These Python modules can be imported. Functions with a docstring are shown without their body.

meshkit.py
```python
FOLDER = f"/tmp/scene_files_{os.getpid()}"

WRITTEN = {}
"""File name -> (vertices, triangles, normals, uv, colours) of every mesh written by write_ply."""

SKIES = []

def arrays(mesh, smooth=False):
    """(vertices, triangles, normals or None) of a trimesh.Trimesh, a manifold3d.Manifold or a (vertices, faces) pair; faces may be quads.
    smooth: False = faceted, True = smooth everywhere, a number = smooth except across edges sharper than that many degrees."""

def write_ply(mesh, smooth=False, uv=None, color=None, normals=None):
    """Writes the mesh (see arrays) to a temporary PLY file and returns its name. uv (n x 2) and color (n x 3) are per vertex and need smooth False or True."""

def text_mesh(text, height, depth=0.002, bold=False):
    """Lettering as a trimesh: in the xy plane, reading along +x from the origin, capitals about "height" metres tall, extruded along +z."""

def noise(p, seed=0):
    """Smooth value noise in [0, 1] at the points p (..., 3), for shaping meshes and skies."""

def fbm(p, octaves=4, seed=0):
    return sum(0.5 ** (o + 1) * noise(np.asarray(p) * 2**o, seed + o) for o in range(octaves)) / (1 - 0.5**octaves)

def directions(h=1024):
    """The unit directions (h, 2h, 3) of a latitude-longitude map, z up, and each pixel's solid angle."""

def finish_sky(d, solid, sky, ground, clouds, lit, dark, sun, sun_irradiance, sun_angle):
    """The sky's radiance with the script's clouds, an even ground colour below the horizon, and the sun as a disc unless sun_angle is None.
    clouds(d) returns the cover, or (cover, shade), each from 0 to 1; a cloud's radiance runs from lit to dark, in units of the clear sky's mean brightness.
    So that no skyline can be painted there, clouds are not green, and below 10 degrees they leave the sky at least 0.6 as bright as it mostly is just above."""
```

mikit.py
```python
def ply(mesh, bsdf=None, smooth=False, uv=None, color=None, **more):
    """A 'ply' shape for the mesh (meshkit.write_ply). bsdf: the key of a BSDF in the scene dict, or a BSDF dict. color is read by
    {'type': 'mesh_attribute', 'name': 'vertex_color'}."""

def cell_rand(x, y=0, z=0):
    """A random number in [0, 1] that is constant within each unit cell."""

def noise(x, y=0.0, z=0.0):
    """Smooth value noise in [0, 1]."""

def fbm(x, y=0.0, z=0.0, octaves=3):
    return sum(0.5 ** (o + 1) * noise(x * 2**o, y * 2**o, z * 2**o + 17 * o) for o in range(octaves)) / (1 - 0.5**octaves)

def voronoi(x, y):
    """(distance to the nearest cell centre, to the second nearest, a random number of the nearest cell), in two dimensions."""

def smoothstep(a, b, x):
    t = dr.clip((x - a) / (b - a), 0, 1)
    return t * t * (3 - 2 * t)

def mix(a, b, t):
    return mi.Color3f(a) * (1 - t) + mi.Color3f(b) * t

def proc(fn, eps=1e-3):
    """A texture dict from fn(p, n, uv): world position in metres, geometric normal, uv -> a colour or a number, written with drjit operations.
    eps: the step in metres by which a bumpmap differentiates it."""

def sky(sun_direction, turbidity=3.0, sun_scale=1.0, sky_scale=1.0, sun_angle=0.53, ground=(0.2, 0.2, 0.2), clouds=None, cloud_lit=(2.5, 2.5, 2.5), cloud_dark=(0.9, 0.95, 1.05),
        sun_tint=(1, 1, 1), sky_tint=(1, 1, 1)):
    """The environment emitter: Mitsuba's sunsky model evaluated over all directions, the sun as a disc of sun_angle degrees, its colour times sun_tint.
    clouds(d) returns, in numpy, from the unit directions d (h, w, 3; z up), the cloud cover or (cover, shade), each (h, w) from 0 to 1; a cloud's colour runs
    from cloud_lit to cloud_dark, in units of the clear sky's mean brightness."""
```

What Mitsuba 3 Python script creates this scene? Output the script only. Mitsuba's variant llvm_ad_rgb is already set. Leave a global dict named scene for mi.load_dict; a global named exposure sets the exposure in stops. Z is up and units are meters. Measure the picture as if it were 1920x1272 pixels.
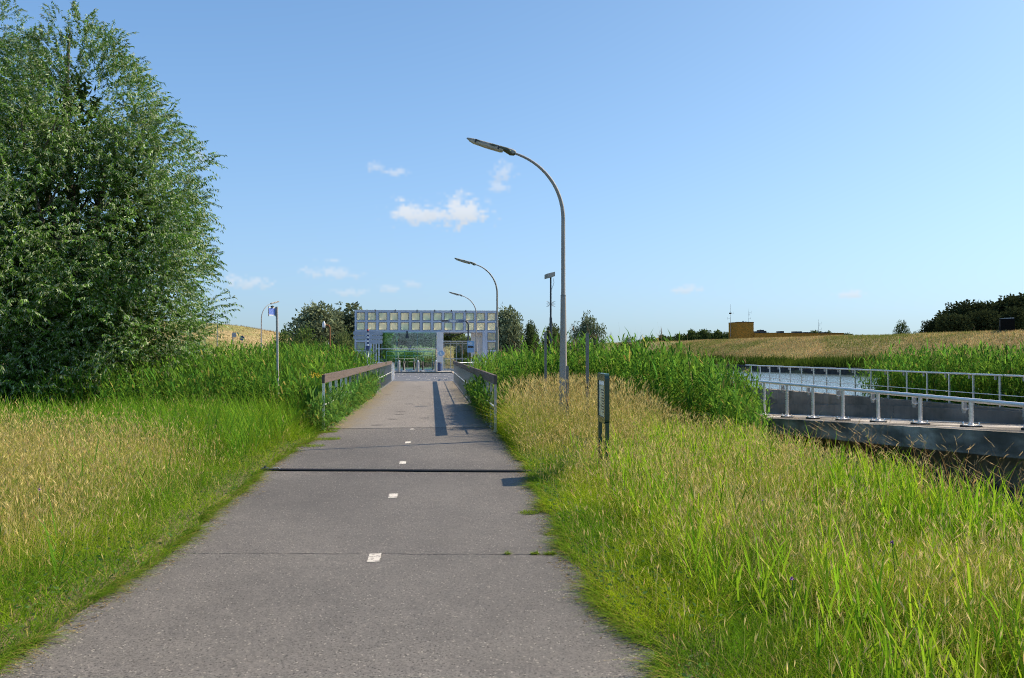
import math
import numpy as np
import trimesh
import shapely.geometry as sg
import drjit as dr
import mitsuba as mi
import mikit
import meshkit
from mikit import proc, noise, fbm, voronoi, cell_rand, smoothstep, mix

T = mi.ScalarTransform4f
scene, labels = {}, {}

# ------------------------------------------------------------------ camera, sky, exposure
PITCH, YAW = math.atan2(26, 1464), math.atan2(138, 1464)
EYE = [0.0, 0.0, 1.8]
AIM = [math.sin(YAW) * math.cos(PITCH), 1.8 * 0 + math.cos(YAW) * math.cos(PITCH), 1.8 + math.sin(PITCH)]
scene['camera'] = {'type': 'perspective', 'fov': 66.5, 'fov_axis': 'x', 'near_clip': 0.05, 'far_clip': 9000.0,
                   'to_world': T().look_at(origin=EYE, target=AIM, up=[0, 0, 1])}

# small fair-weather clouds: (azimuth from +y towards +x, elevation, half width, half height, cover), degrees
CLOUDS = [(-2.22, 9.95, 1.5, 0.95, .88), (-0.29, 9.90, 2.4, 0.80, .85), (1.78, 10.15, 1.75, 1.1, .9), (-4.54, 13.19, .6, .33, .45), (-3.27, 12.83, .8, .36, .5),
          (4.8, 13.0, .8, .6, .5), (4.21, 11.9, .9, .4, .5), (3.62, 10.93, .5, .4, .4), (-13.3, 4.8, 1.4, .55, .55), (-7.4, 5.64, 1.7, .5, .5), (-7.7, 6.54, .9, .2, .4),
          (-3.36, 4.6, .8, .3, .4), (-1.83, 5.0, .8, .3, .4), (17.9, 4.47, 1.2, .32, .55), (28.7, 3.88, .8, .32, .6), (-16.5, 13.2, .6, .6, .45), (-6.4, 4.29, 1.1, .3, .4),
          (-60, 9, 4, 1.2, .7), (75, 8, 3, 1.0, .7), (120, 14, 5, 1.4, .7), (-110, 11, 5, 1.5, .7), (170, 8, 4, 1, .7)]


def clouds(d):
    az, el = np.degrees(np.arctan2(d[..., 0], d[..., 1])), np.degrees(np.arcsin(np.clip(d[..., 2], -1, 1)))
    cover, shade = np.zeros(az.shape), np.zeros(az.shape)
    near = el < 22
    p = np.stack([az[near] * 1.1, el[near] * 2.0, az[near] * 0], -1)
    n = meshkit.fbm(p, 5, 3)
    fine = meshkit.fbm(p * 3.1, 4, 8)
    c, s = np.zeros(n.shape), np.zeros(n.shape)
    for a, e, w, h, k in CLOUDS:
        u, v = (az[near] - a) / w, (el[near] - e) / h
        v = np.where(v < 0, v * 1.35, v)
        r = np.sqrt(u * u + v * v) + (n - 0.5) * 1.5 + (fine - .5) * 1.6
        t = np.clip((1.22 - r) / 0.95, 0, 1)
        c = np.maximum(c, k * t * t * (3 - 2 * t))
        s = np.maximum(s, np.where(t > 0, np.clip(-v * .5 + .12, 0, .5), 0))
    cover[near], shade[near] = c, s * .45
    veil = .52 * np.exp(-np.clip(el, 0, 90) / 8.0)          # pale summer haze low over the whole horizon
    both = 1 - (1 - cover) * (1 - veil)
    return both, (cover * shade + (both - cover) * 1.0) / np.maximum(both, 1e-6)


SUN_EL = math.radians(43.5)
SUN = [0.953 * math.cos(SUN_EL), 0.304 * math.cos(SUN_EL), math.sin(SUN_EL)]
scene['sky'] = mikit.sky(SUN, turbidity=3.2, clouds=clouds, cloud_lit=(1.72, 1.82, 1.95), cloud_dark=(.78, .80, .78), ground=(.12, .13, .08), sky_tint=(.84, .97, 1.05))
exposure = 2.46

# ------------------------------------------------------------------ helpers
RNG = np.random.default_rng(11)


class MB:
    """Collects pieces of one mesh."""

    def __init__(self):
        self.v, self.f, self.n = [], [], 0

    def add(self, v, f):
        v, f = np.asarray(v, float), np.asarray(f, int)
        if f.shape[1] == 4:
            f = np.vstack([f[:, [0, 1, 2]], f[:, [0, 2, 3]]])
        self.v.append(v); self.f.append(f + self.n); self.n += len(v)
        return self

    def mesh(self, m, mat=None):
        v = np.asarray(m.vertices)
        if mat is not None:
            v = v @ mat[:3, :3].T + mat[:3, 3]
        return self.add(v, m.faces)

    def box(self, lo, hi, rz=0.0, about=None, bev=0.0):
        lo, hi = np.asarray(lo, float), np.asarray(hi, float)
        m = trimesh.creation.box(extents=hi - lo)
        v = np.asarray(m.vertices) + (lo + hi) / 2
        if rz:
            c, s = math.cos(rz), math.sin(rz)
            o = np.asarray(about if about is not None else (lo + hi) / 2, float)
            q = v - o
            v = np.stack([q[:, 0] * c - q[:, 1] * s, q[:, 0] * s + q[:, 1] * c, q[:, 2]], 1) + o
        return self.add(v, m.faces)

    def tube(self, pts, r, sides=12, cap=True):
        p = np.asarray(pts, float)
        r = np.broadcast_to(np.asarray(r, float), (len(p),))
        t = np.gradient(p, axis=0); t /= np.linalg.norm(t, axis=1, keepdims=True) + 1e-12
        ref = np.array([0, 0, 1.0]) if abs(t[0][2]) < .9 else np.array([0, 1.0, 0])
        a0 = np.cross(t[0], ref); a0 /= np.linalg.norm(a0)
        rings = []
        for k in range(len(p)):
            a0 = a0 - t[k] * (a0 @ t[k]); a0 /= np.linalg.norm(a0)
            b = np.cross(t[k], a0)
            ang = np.arange(sides) * 2 * np.pi / sides
            rings.append(p[k] + r[k] * (np.cos(ang)[:, None] * a0 + np.sin(ang)[:, None] * b))
        v = np.vstack(rings); f = []
        for k in range(len(p) - 1):
            for i in range(sides):
                j = (i + 1) % sides
                f.append([k * sides + i, k * sides + j, (k + 1) * sides + j, (k + 1) * sides + i])
        self.add(v, f)
        if cap:
            for k, s in ((0, 1), (len(p) - 1, -1)):
                ring = v[k * sides:(k + 1) * sides]
                self.add(np.vstack([ring, p[k]]), [[(i + 1) % sides, i, sides] if s > 0 else [i, (i + 1) % sides, sides] for i in range(sides)])
        return self

    def poly(self, shape, z0, z1, fn=None):
        """A shapely polygon extruded from z0 to z1; fn maps the vertices afterwards."""
        m = trimesh.creation.extrude_polygon(shape, z1 - z0, engine='earcut')
        v = np.asarray(m.vertices) + [0, 0, z0]
        return self.add(fn(v) if fn else v, m.faces)

    def out(self):
        return np.vstack(self.v), np.vstack(self.f)


def fresh(name):
    if name not in USED:
        USED[name] = 0
        return name
    USED[name] += 1
    return f'{name}_{USED[name]:03d}'


USED = {}


def thing(name, label, category, group=None):
    k = fresh(name)
    labels[k] = {'label': label, 'category': category}
    if group:
        labels[k]['group'] = group
    return k


def part(parent, name, mesh, bsdf, smooth=False, label=None, **kw):
    k = fresh(f'{parent}__{name}')
    m = mesh.out() if isinstance(mesh, MB) else mesh
    scene[k] = mikit.ply(m, bsdf, smooth=smooth, **kw)
    if label:
        labels[k] = {'label': label}
    return k


def solid(name, mesh, bsdf, label=None, category=None, group=None, kind=None, smooth=False, **kw):
    k = fresh(name)
    m = mesh.out() if isinstance(mesh, MB) else mesh
    scene[k] = mikit.ply(m, bsdf, smooth=smooth, **kw)
    d = {}
    for a, b in (('label', label), ('category', category), ('group', group), ('kind', kind)):
        if b:
            d[a] = b
    if d:
        labels[k] = d
    return k


def rgb(*c):
    return {'type': 'rgb', 'value': list(c)}


def mat(name, color, rough=.6, **kw):
    scene[name] = {'type': 'twosided', 'nested': {'type': 'principled', 'base_color': color if isinstance(color, dict) else rgb(*color), 'roughness': rough, **kw}}
    return name


def bump(name, color, height, scale, rough=.7, eps=2e-3, **kw):
    scene[name] = {'type': 'twosided', 'nested': {'type': 'bumpmap', 'arbitrary': proc(height, eps=eps), 'scale': scale,
                                                  'nested': {'type': 'principled', 'base_color': color, 'roughness': rough, **kw}}}
    return name


def leafmat(name, rough=.45, diff=.9, color=None, spec=1.45):
    scene[name] = {'type': 'principledthin', 'base_color': color or {'type': 'mesh_attribute', 'name': 'vertex_color'}, 'roughness': rough, 'diff_trans': diff, 'eta': spec}
    return name


# ------------------------------------------------------------------ materials
def asphalt_color(p, n, uv):
    d1, d2, r = voronoi(p.x * 95, p.y * 95)
    e1, e2, q = voronoi(p.x * 62 + 5, p.y * 62)
    big = fbm(p.x * .7, p.y * .5, 0, 4)
    mid = fbm(p.x * 6, p.y * 6, 3, 3)
    v = .100 + .06 * (big - .5) + .03 * (mid - .5)
    c = mi.Color3f(1.0, .945, .875) * v * (.62 + .76 * r)
    pale = dr.select((q > .955) & (e1 < .40), 1.0, 0.0)
    dark = dr.select((q < .10) & (e1 < .40), 1.0, 0.0)
    c = mix(c, mi.Color3f(.30, .285, .25), pale * .8)
    return mix(c, mi.Color3f(.02, .02, .02), dark * .8)


def asphalt_h(p, n, uv):
    d1, d2, r = voronoi(p.x * 95, p.y * 95)
    return (1 - d1) * (.5 + r)


bump('asphalt', proc(asphalt_color), asphalt_h, .0035, rough=.62)


def deck_color(p, n, uv):
    d1, d2, r = voronoi(p.x * 60, p.y * 60)
    big = fbm(p.x * .8, p.y * .35, 2, 4)
    mid = fbm(p.x * 5, p.y * 3, 1, 3)
    bx = p.x + .6 + (p.y - 19) * .0095
    grime = smoothstep(1.05, 1.75, dr.abs(bx) + (mid - .5) * .7 + (big - .5) * .4)
    c = mi.Color3f(.178, .167, .155) * (.82 + .3 * big + .2 * (mid - .5)) * (.75 + .5 * r)
    c = mix(c, mi.Color3f(.135, .105, .05) * (.8 + .5 * mid), grime * .55)
    s1, s2, q = voronoi(p.x * 1.1 + 3, p.y * .8)
    stain = dr.select(q > .72, 1.0, 0.0) * smoothstep(.22, .10, s1 + (mid - .5) * .12)
    return mix(c, mi.Color3f(.06, .055, .05), stain * .7)


bump('deck_asphalt', proc(deck_color), asphalt_h, .003, rough=.65)


def plaza_color(p, n, uv):
    d1, d2, r = voronoi(p.x * 30, p.y * 30)
    big = fbm(p.x * .5, p.y * .3, 2, 4)
    return mi.Color3f(.105, .115, .135) * (.75 + .5 * big) * (.8 + .4 * r)


bump('road_asphalt', proc(plaza_color), asphalt_h, .003, rough=.6)


def soil_color(p, n, uv):
    big = fbm(p.x * .25, p.y * .25, 2, 4)
    fine = fbm(p.x * 9, p.y * 9, 1, 3)
    straw = smoothstep(.5, .7, fbm(p.x * 22, p.y * 22, 4, 2))
    c = mix(mi.Color3f(.05, .055, .022), mi.Color3f(.12, .10, .045), big)
    c = mix(c, mi.Color3f(.22, .17, .08), straw * .45)
    return c * (.6 + .8 * fine)


bump('soil', proc(soil_color), lambda p, n, uv: fbm(p.x * 14, p.y * 14, 0, 3), .03, rough=.9)


def dry_color(p, n, uv):
    a = fbm(p.x * .12, p.y * .12, p.z * .3, 4)
    b = fbm(p.x * 1.7, p.y * 1.7, p.z * 1.7, 4)
    c = mix(mi.Color3f(.30, .24, .115), mi.Color3f(.18, .185, .06), smoothstep(.40, .66, a))
    return c * (.55 + .9 * b)


bump('dry_slope', proc(dry_color), lambda p, n, uv: fbm(p.x * 2, p.y * 2, p.z * 2, 4), .35, rough=.9, eps=.05)


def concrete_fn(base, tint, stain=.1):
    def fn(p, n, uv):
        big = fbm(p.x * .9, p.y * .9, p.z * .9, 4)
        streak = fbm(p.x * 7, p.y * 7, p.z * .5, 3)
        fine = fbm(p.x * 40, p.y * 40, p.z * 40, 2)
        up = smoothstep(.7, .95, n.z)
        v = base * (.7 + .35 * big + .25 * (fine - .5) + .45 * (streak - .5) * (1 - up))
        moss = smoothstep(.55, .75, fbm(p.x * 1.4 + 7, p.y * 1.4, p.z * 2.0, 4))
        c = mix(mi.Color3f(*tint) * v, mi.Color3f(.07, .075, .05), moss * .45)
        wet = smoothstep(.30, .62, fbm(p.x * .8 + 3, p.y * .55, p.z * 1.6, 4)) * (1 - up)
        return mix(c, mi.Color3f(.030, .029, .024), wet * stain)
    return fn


def grain(p, n, uv):
    return fbm(p.x * 30, p.y * 30, p.z * 30, 3)


bump('concrete', proc(concrete_fn(.36, (1.0, .97, .92))), grain, .006, rough=.85)
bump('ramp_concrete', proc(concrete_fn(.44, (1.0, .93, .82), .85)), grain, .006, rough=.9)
bump('concrete_dark', proc(concrete_fn(.24, (1.0, .91, .79), .3)), grain, .006, rough=.9)


def galv(base):
    def fn(p, n, uv):
        d1, d2, r = voronoi(p.y * 45 + p.x * 20, p.z * 45 + p.x * 13)
        return mi.Color3f(1.0, .99, .97) * base * (.86 + .2 * r + .12 * (fbm(p.x * 3, p.y * 3, p.z * 5, 3) - .5))
    return fn


mat('galvanised', proc(galv(.72)), .35, metallic=.4)
mat('galvanised_dull', proc(galv(.38)), .55, metallic=.2)
mat('bolt_steel', (.75, .76, .78), .25, metallic=.9)
mat('rubber', (.018, .018, .019), .6)


def lamp_pole_color(p, n, uv):
    s = fbm(p.x * 20, p.y * 20, p.z * 1.6, 4)
    return mi.Color3f(.29, .28, .265) * (.8 + .4 * s)


mat('lamp_paint', proc(lamp_pole_color), .68)
mat('lamp_housing', proc(lambda p, n, uv: mix(mi.Color3f(.30, .30, .28), mi.Color3f(.07, .08, .05), smoothstep(.5, .62, fbm(p.x * 9, p.y * 9, p.z * 9, 4)))), .55)
mat('lamp_cover', proc(lambda p, n, uv: mi.Color3f(.40, .385, .33) * (.75 + .5 * fbm(p.x * 8, p.y * 8, p.z * 8, 3))), .35)


def wood_color(p, n, uv):
    g = fbm(p.x * 30, p.y * 1.6, p.z * 42, 4)
    b = fbm(p.x * 2, p.y * .8, p.z * 4, 3)
    return mi.Color3f(.085, .066, .059) * (.55 + .55 * g + .35 * b)


bump('rail_wood', proc(wood_color), lambda p, n, uv: fbm(p.x * 60, p.y * 2, p.z * 80, 2), .002, rough=.7)
mat('steel_dark', proc(lambda p, n, uv: mi.Color3f(.17, .175, .18) * (.75 + .5 * fbm(p.x * 8, p.y * 8, p.z * 5, 3))), .5, metallic=.3)
mat('facade_paint', proc(lambda p, n, uv: mi.Color3f(.47, .53, .63) * (.86 + .28 * fbm(p.x * 1.3, p.y, p.z * .6, 4))), .45)
mat('white_paint', proc(lambda p, n, uv: mi.Color3f(.72, .73, .74) * (.85 + .25 * fbm(p.x * 2, p.y * 2, p.z * .7, 4))), .5)
mat('white_metal', (.7, .72, .74), .4)
mat('grey_paint', (.30, .33, .38), .5)
mat('finger_grey', proc(lambda p, n, uv: mi.Color3f(.36, .41, .50) * (.9 + .2 * fbm(p.x * 5, p.y, p.z * 5, 2))), .5)
mat('dark_metal', (.035, .037, .04), .45)
mat('blue_dark', (.03, .06, .16), .45)
mat('pole_dark', (.055, .062, .075), .4)
mat('sign_blue', (.10, .22, .72), .4)
mat('blue_pale', (.25, .42, .62), .4)
mat('white_print', (.8, .8, .8), .4)
mat('red_cap', (.35, .03, .03), .5)
mat('marking', proc(lambda p, n, uv: mix(mi.Color3f(.44, .43, .40), mi.Color3f(.16, .15, .14), smoothstep(.50, .66, fbm(p.x * 28, p.y * 28, 0, 3)) * .7)), .7)
mat('board_green', (.012, .045, .038), .22, clearcoat=.6)
mat('board_face', proc(lambda p, n, uv: mix(mi.Color3f(.55, .55, .44), mi.Color3f(.33, .37, .29), smoothstep(.4, .62, fbm(p.y * 12, p.z * 9, 0, 4)))), .25, clearcoat=.5)
mat('yellow_wall', (.27, .155, .035), .9, specular=.1)
mat('mast_grey', (.22, .23, .25), .5)
mat('stone', proc(lambda p, n, uv: mi.Color3f(.36, .35, .33) * (.7 + .6 * fbm(p.x * 9, p.y * 9, p.z * 9, 3))), .6)
mat('paving', proc(lambda p, n, uv: mi.Color3f(.40, .33, .25) * (.8 + .4 * fbm(p.x * 3, p.y * 3, 0, 3))), .75)
mat('bark', proc(lambda p, n, uv: mi.Color3f(.11, .095, .075) * (.5 + 1.0 * fbm(p.x * 14, p.y * 14, p.z * 4, 4))), .9)
mat('shell', (.72, .70, .66), .5)
mat('steel_pile', proc(lambda p, n, uv: mi.Color3f(.05, .045, .04) * (.6 + .8 * fbm(p.x * 2, p.y * 2, p.z * 1.5, 4))), .8)
mat('rust', (.20, .085, .03), .8)
mat('soffit', (.62, .61, .59), .7)
scene['panel_glass'] = {'type': 'principledthin', 'roughness': .45, 'diff_trans': 1.25, 'eta': 1.4,
                        'base_color': proc(lambda p, n, uv: mix(mi.Color3f(.90, .86, .68), mi.Color3f(.66, .74, .62), smoothstep(.35, .7, fbm(p.x * .6 + 4, p.z * .8, 0, 3))) * (.86 + .28 * fbm(p.x * 9, p.z * 2.2, p.y, 3)))}
scene['teal_glass'] = {'type': 'thindielectric', 'int_ior': 1.85, 'specular_transmittance': rgb(.34, .82, .84), 'specular_reflectance': rgb(.9, .95, 1.0)}
scene['clear_glass'] = {'type': 'thindielectric', 'int_ior': 1.5, 'specular_transmittance': rgb(.7, .78, .76)}


def wave(p, n, uv):
    return fbm(p.x * 1.5 + p.y * .6, p.y * 2.6, 0, 4) + .35 * noise(p.x * 9, p.y * 13)


scene['water_surface'] = {'type': 'bumpmap', 'arbitrary': proc(wave, eps=.02), 'scale': .035,
                          'nested': {'type': 'principled', 'base_color': rgb(.05, .07, .07), 'roughness': .08, 'specular': .5}}
leafmat('grass_blade', .42, .95)
leafmat('seed_straw', .6, .8)
leafmat('reed_leaf', .32, .90)
leafmat('willow_leaf', .30, .75)
leafmat('tree_leaf', .5, .5)
leafmat('slope_grass', .6, .7)


# ------------------------------------------------------------------ plants by ribbons
def ribbons(p, d0, length, width, droop, side=None, segs=2, round_tip=1.5, base_w=.75):
    """Curved tapering blades: p (n,3) roots, d0 (n,3) start directions, droop (n,) or (n,3) bend; returns v (n*k,3), f."""
    n = len(p)
    droop = np.asarray(droop)
    bend = droop if droop.ndim == 2 else np.stack([np.zeros(n), np.zeros(n), -droop], 1)
    if side is None:
        side = np.cross(d0, [0, 0, 1.0]) + 1e-6
    side = side / np.linalg.norm(side, axis=1, keepdims=True)
    rows = []
    for k in range(segs):
        t = k / segs
        c = p + (d0 * t + bend * t * t) * length[:, None]
        w = width * (base_w + (1 - base_w) * min(1, t * 3)) * (1 - t ** round_tip) * .5
        rows += [c - side * w[:, None], c + side * w[:, None]]
    rows.append(p + (d0 + bend) * length[:, None])
    v = np.stack(rows, 1)
    k = 2 * segs + 1
    f = []
    for s in range(segs - 1):
        a = 2 * s
        f += [[a, a + 1, a + 3], [a, a + 3, a + 2]]
    f.append([2 * segs - 2, 2 * segs - 1, 2 * segs])
    f = (np.arange(n) * k)[:, None, None] + np.asarray(f)[None]
    return v.reshape(-1, 3), f.reshape(-1, 3), k


class Cloud:
    """Many coloured ribbons joined into one mesh."""

    def __init__(self):
        self.v, self.f, self.c, self.n = [], [], [], 0

    def add(self, v, f, col, k):
        self.v.append(v.astype(np.float32)); self.f.append(f + self.n); self.c.append(np.repeat(col, k, 0).astype(np.float32)); self.n += len(v)

    def get(self):
        return np.vstack(self.v), np.vstack(self.f), np.vstack(self.c)

    def count(self):
        return sum(len(f) for f in self.f)


def unit(v):
    return v / (np.linalg.norm(v, axis=-1, keepdims=True) + 1e-9)


def nz(x, y, s, seed):
    return meshkit.fbm(np.stack([x * s, y * s, np.zeros_like(x) + seed * 3.7], -1), 3, seed)


def sstep(a, b, x):
    t = np.clip((x - a) / (b - a), 0, 1)
    return t * t * (3 - 2 * t)


# ------------------------------------------------------------------ ground, water, dikes
WX, WY = 54.16, 109.57            # a point of the far canal bank
EX, EY = -0.2215, 0.975           # its direction


def bank_q(x, y):
    return (x - WX) * EY - (y - WY) * EX


def near_bank(y):
    return np.interp(y, [-30, 0, 45, 60, 80, 300], [8.6, 8.6, 9.5, 14, 25, 30])


def ground_z(x, y):
    z = np.zeros_like(x)
    marsh = sstep(19.6, 22.0, y) * (1 - sstep(46.5, 49.0, y)) * sstep(-40, -34, x)
    z = z - .8 * marsh
    far = 1 - sstep(20, 23, y)
    z = z - 1.75 * sstep(5.3, 8.3, x) * far
    e = near_bank(y)
    z = np.where(x > e, np.minimum(z, -2.3 * sstep(0, 2.0, x - e)), z)
    q = bank_q(x, y)
    z = np.where((x > e) & (q > 0), -.35 + .35 * sstep(0, 3, q), z)
    hump = .10 * (nz(x, y, .35, 5) - .5) * sstep(2.2, 4.5, np.abs(x + .6))
    return z + np.where(np.abs(y) < 60, hump, 0)


def axis(a, b, fine, lo, hi):
    mid = np.arange(a, b + 1e-6, fine)
    out = [b]
    step = fine
    while out[-1] < hi:
        step *= 1.28; out.append(min(out[-1] + step, hi))
    out2 = [a]
    step = fine
    while out2[-1] > lo:
        step *= 1.28; out2.append(max(out2[-1] - step, lo))
    return np.concatenate([out2[:0:-1], mid, out[1:]])


gx, gy = axis(-18, 18, .4, -4000, 4000), axis(-4, 52, .4, -4000, 4000)
gx = np.unique(np.concatenate([gx, np.arange(18, 120, 3.0)])); gy = np.unique(np.concatenate([gy, np.arange(52, 330, 4.0)]))
X, Y = np.meshgrid(gx, gy)
Zg = ground_z(X, Y) - .012
inpath = (np.abs(X + .6) < 1.2) & (Y < 52)
Zg = np.where(inpath & (Zg > -.3), -.07, Zg)
nxg, nyg = len(gx), len(gy)
idx = np.arange(nxg * nyg).reshape(nyg, nxg)
quads = np.stack([idx[:-1, :-1], idx[:-1, 1:], idx[1:, 1:], idx[1:, :-1]], -1).reshape(-1, 4)
solid('ground', (np.stack([X, Y, Zg], -1).reshape(-1, 3), quads), 'soil', kind='structure', smooth=True)

m = MB(); m.add([[5.5, -40, -1.2], [140, -40, -1.2], [140, 330, -1.2], [5.5, 330, -1.2]], [[0, 1, 2, 3]])
solid('water', m, 'water_surface', kind='structure')

# the far dike, along the canal
prof = [(.5, -.45), (3.0, .05), (5, .25), (9, 1.2), (14, 2.75), (18, 3.9), (21, 4.5), (23.5, 4.68), (28, 4.6), (34, 4.0), (46, 2.0), (60, -.2)]
dq, dz = np.array(prof).T
ss = np.arange(-150, 330.1, 3.0)
dq2 = np.unique(np.concatenate([np.arange(.5, 30, .8), dq]))
QQ, SS = np.meshgrid(dq2, ss)


def dike_z(q, s):
    z = np.interp(q, dq, dz)
    return z + .22 * (nz(q * 1.0, s, .09, 3) - .5) + np.where(q > 3, .12 * (nz(q, s, .5, 4) - .5), 0)


DX, DY = WX + EX * SS + EY * QQ, WY + EY * SS - EX * QQ
di = np.arange(QQ.size).reshape(QQ.shape)
dquads = np.stack([di[:-1, :-1], di[:-1, 1:], di[1:, 1:], di[1:, :-1]], -1).reshape(-1, 4)
solid('dike', (np.stack([DX, DY, dike_z(QQ, SS)], -1).reshape(-1, 3), dquads), 'dry_slope', kind='structure', smooth=True)

# the embankment on the left that runs on behind the entrance building
crest = np.array([(-170, 236, 12.0), (-110, 216, 11.0), (-71, 207, 9.9), (-57, 206, 9.3), (-50.6, 205.6, 8.7), (-42.4, 205, 7.3), (-31.6, 205, 4.9), (-22, 210, 4.3), (0, 222, 4.25), (22, 236, 4.3), (45, 256, 3.6), (60, 270, .5)])
tt = np.linspace(0, 1, 140)
cl = np.concatenate([[0], np.cumsum(np.linalg.norm(np.diff(crest[:, :2], axis=0), axis=1))]); cl /= cl[-1]
HX = np.stack([np.interp(tt, cl, crest[:, k]) for k in range(3)], 1)
across = np.linspace(-1, 1, 41)
hv = []
for a in across:
    wz = HX[:, 2] * np.cos(np.clip(a, -1, 1) * np.pi / 2) ** .9
    off = a * (7 + HX[:, 2] * 3.0)
    x, y = HX[:, 0] + off * .1, HX[:, 1] + off
    hv.append(np.stack([x, y, wz - .1 + .5 * (nz(x, y, .12, 9) - .5) * (np.abs(a) < .95)], 1))
hv = np.array(hv); hi = np.arange(hv.shape[0] * hv.shape[1]).reshape(hv.shape[:2])
solid('hill', (hv.reshape(-1, 3), np.stack([hi[:-1, :-1], hi[:-1, 1:], hi[1:, 1:], hi[1:, :-1]], -1).reshape(-1, 4)), 'dry_slope', kind='structure', smooth=True)


# ------------------------------------------------------------------ cycle path
def left_edge(y):
    return np.interp(y, [-4, 3, 7.3, 12, 19.2], [-2.6, -2.55, -2.42, -2.62, -2.62]) + .16 * (nz(y, y * 0, 1.3, 21) - .5) + .10 * (nz(y, y * 0, 6, 22) - .5)


def right_edge(y):
    return np.interp(y, [-4, 4.3, 6.9, 11.7, 19.2], [1.3, 1.25, 1.14, 1.36, 1.42]) + .16 * (nz(y, y * 0, 1.3, 23) - .5) + .12 * (nz(y, y * 0, 6, 24) - .5)


def crack_line(x, seed):
    return 7.05 - .108 * (x - .0) + .05 * (nz(x, x * 0, 2.2, seed) - .5) + .03 * (nz(x, x * 0, 9, seed) - .5) + .022 * (nz(x, x * 0, 30, seed) - .5)


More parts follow.
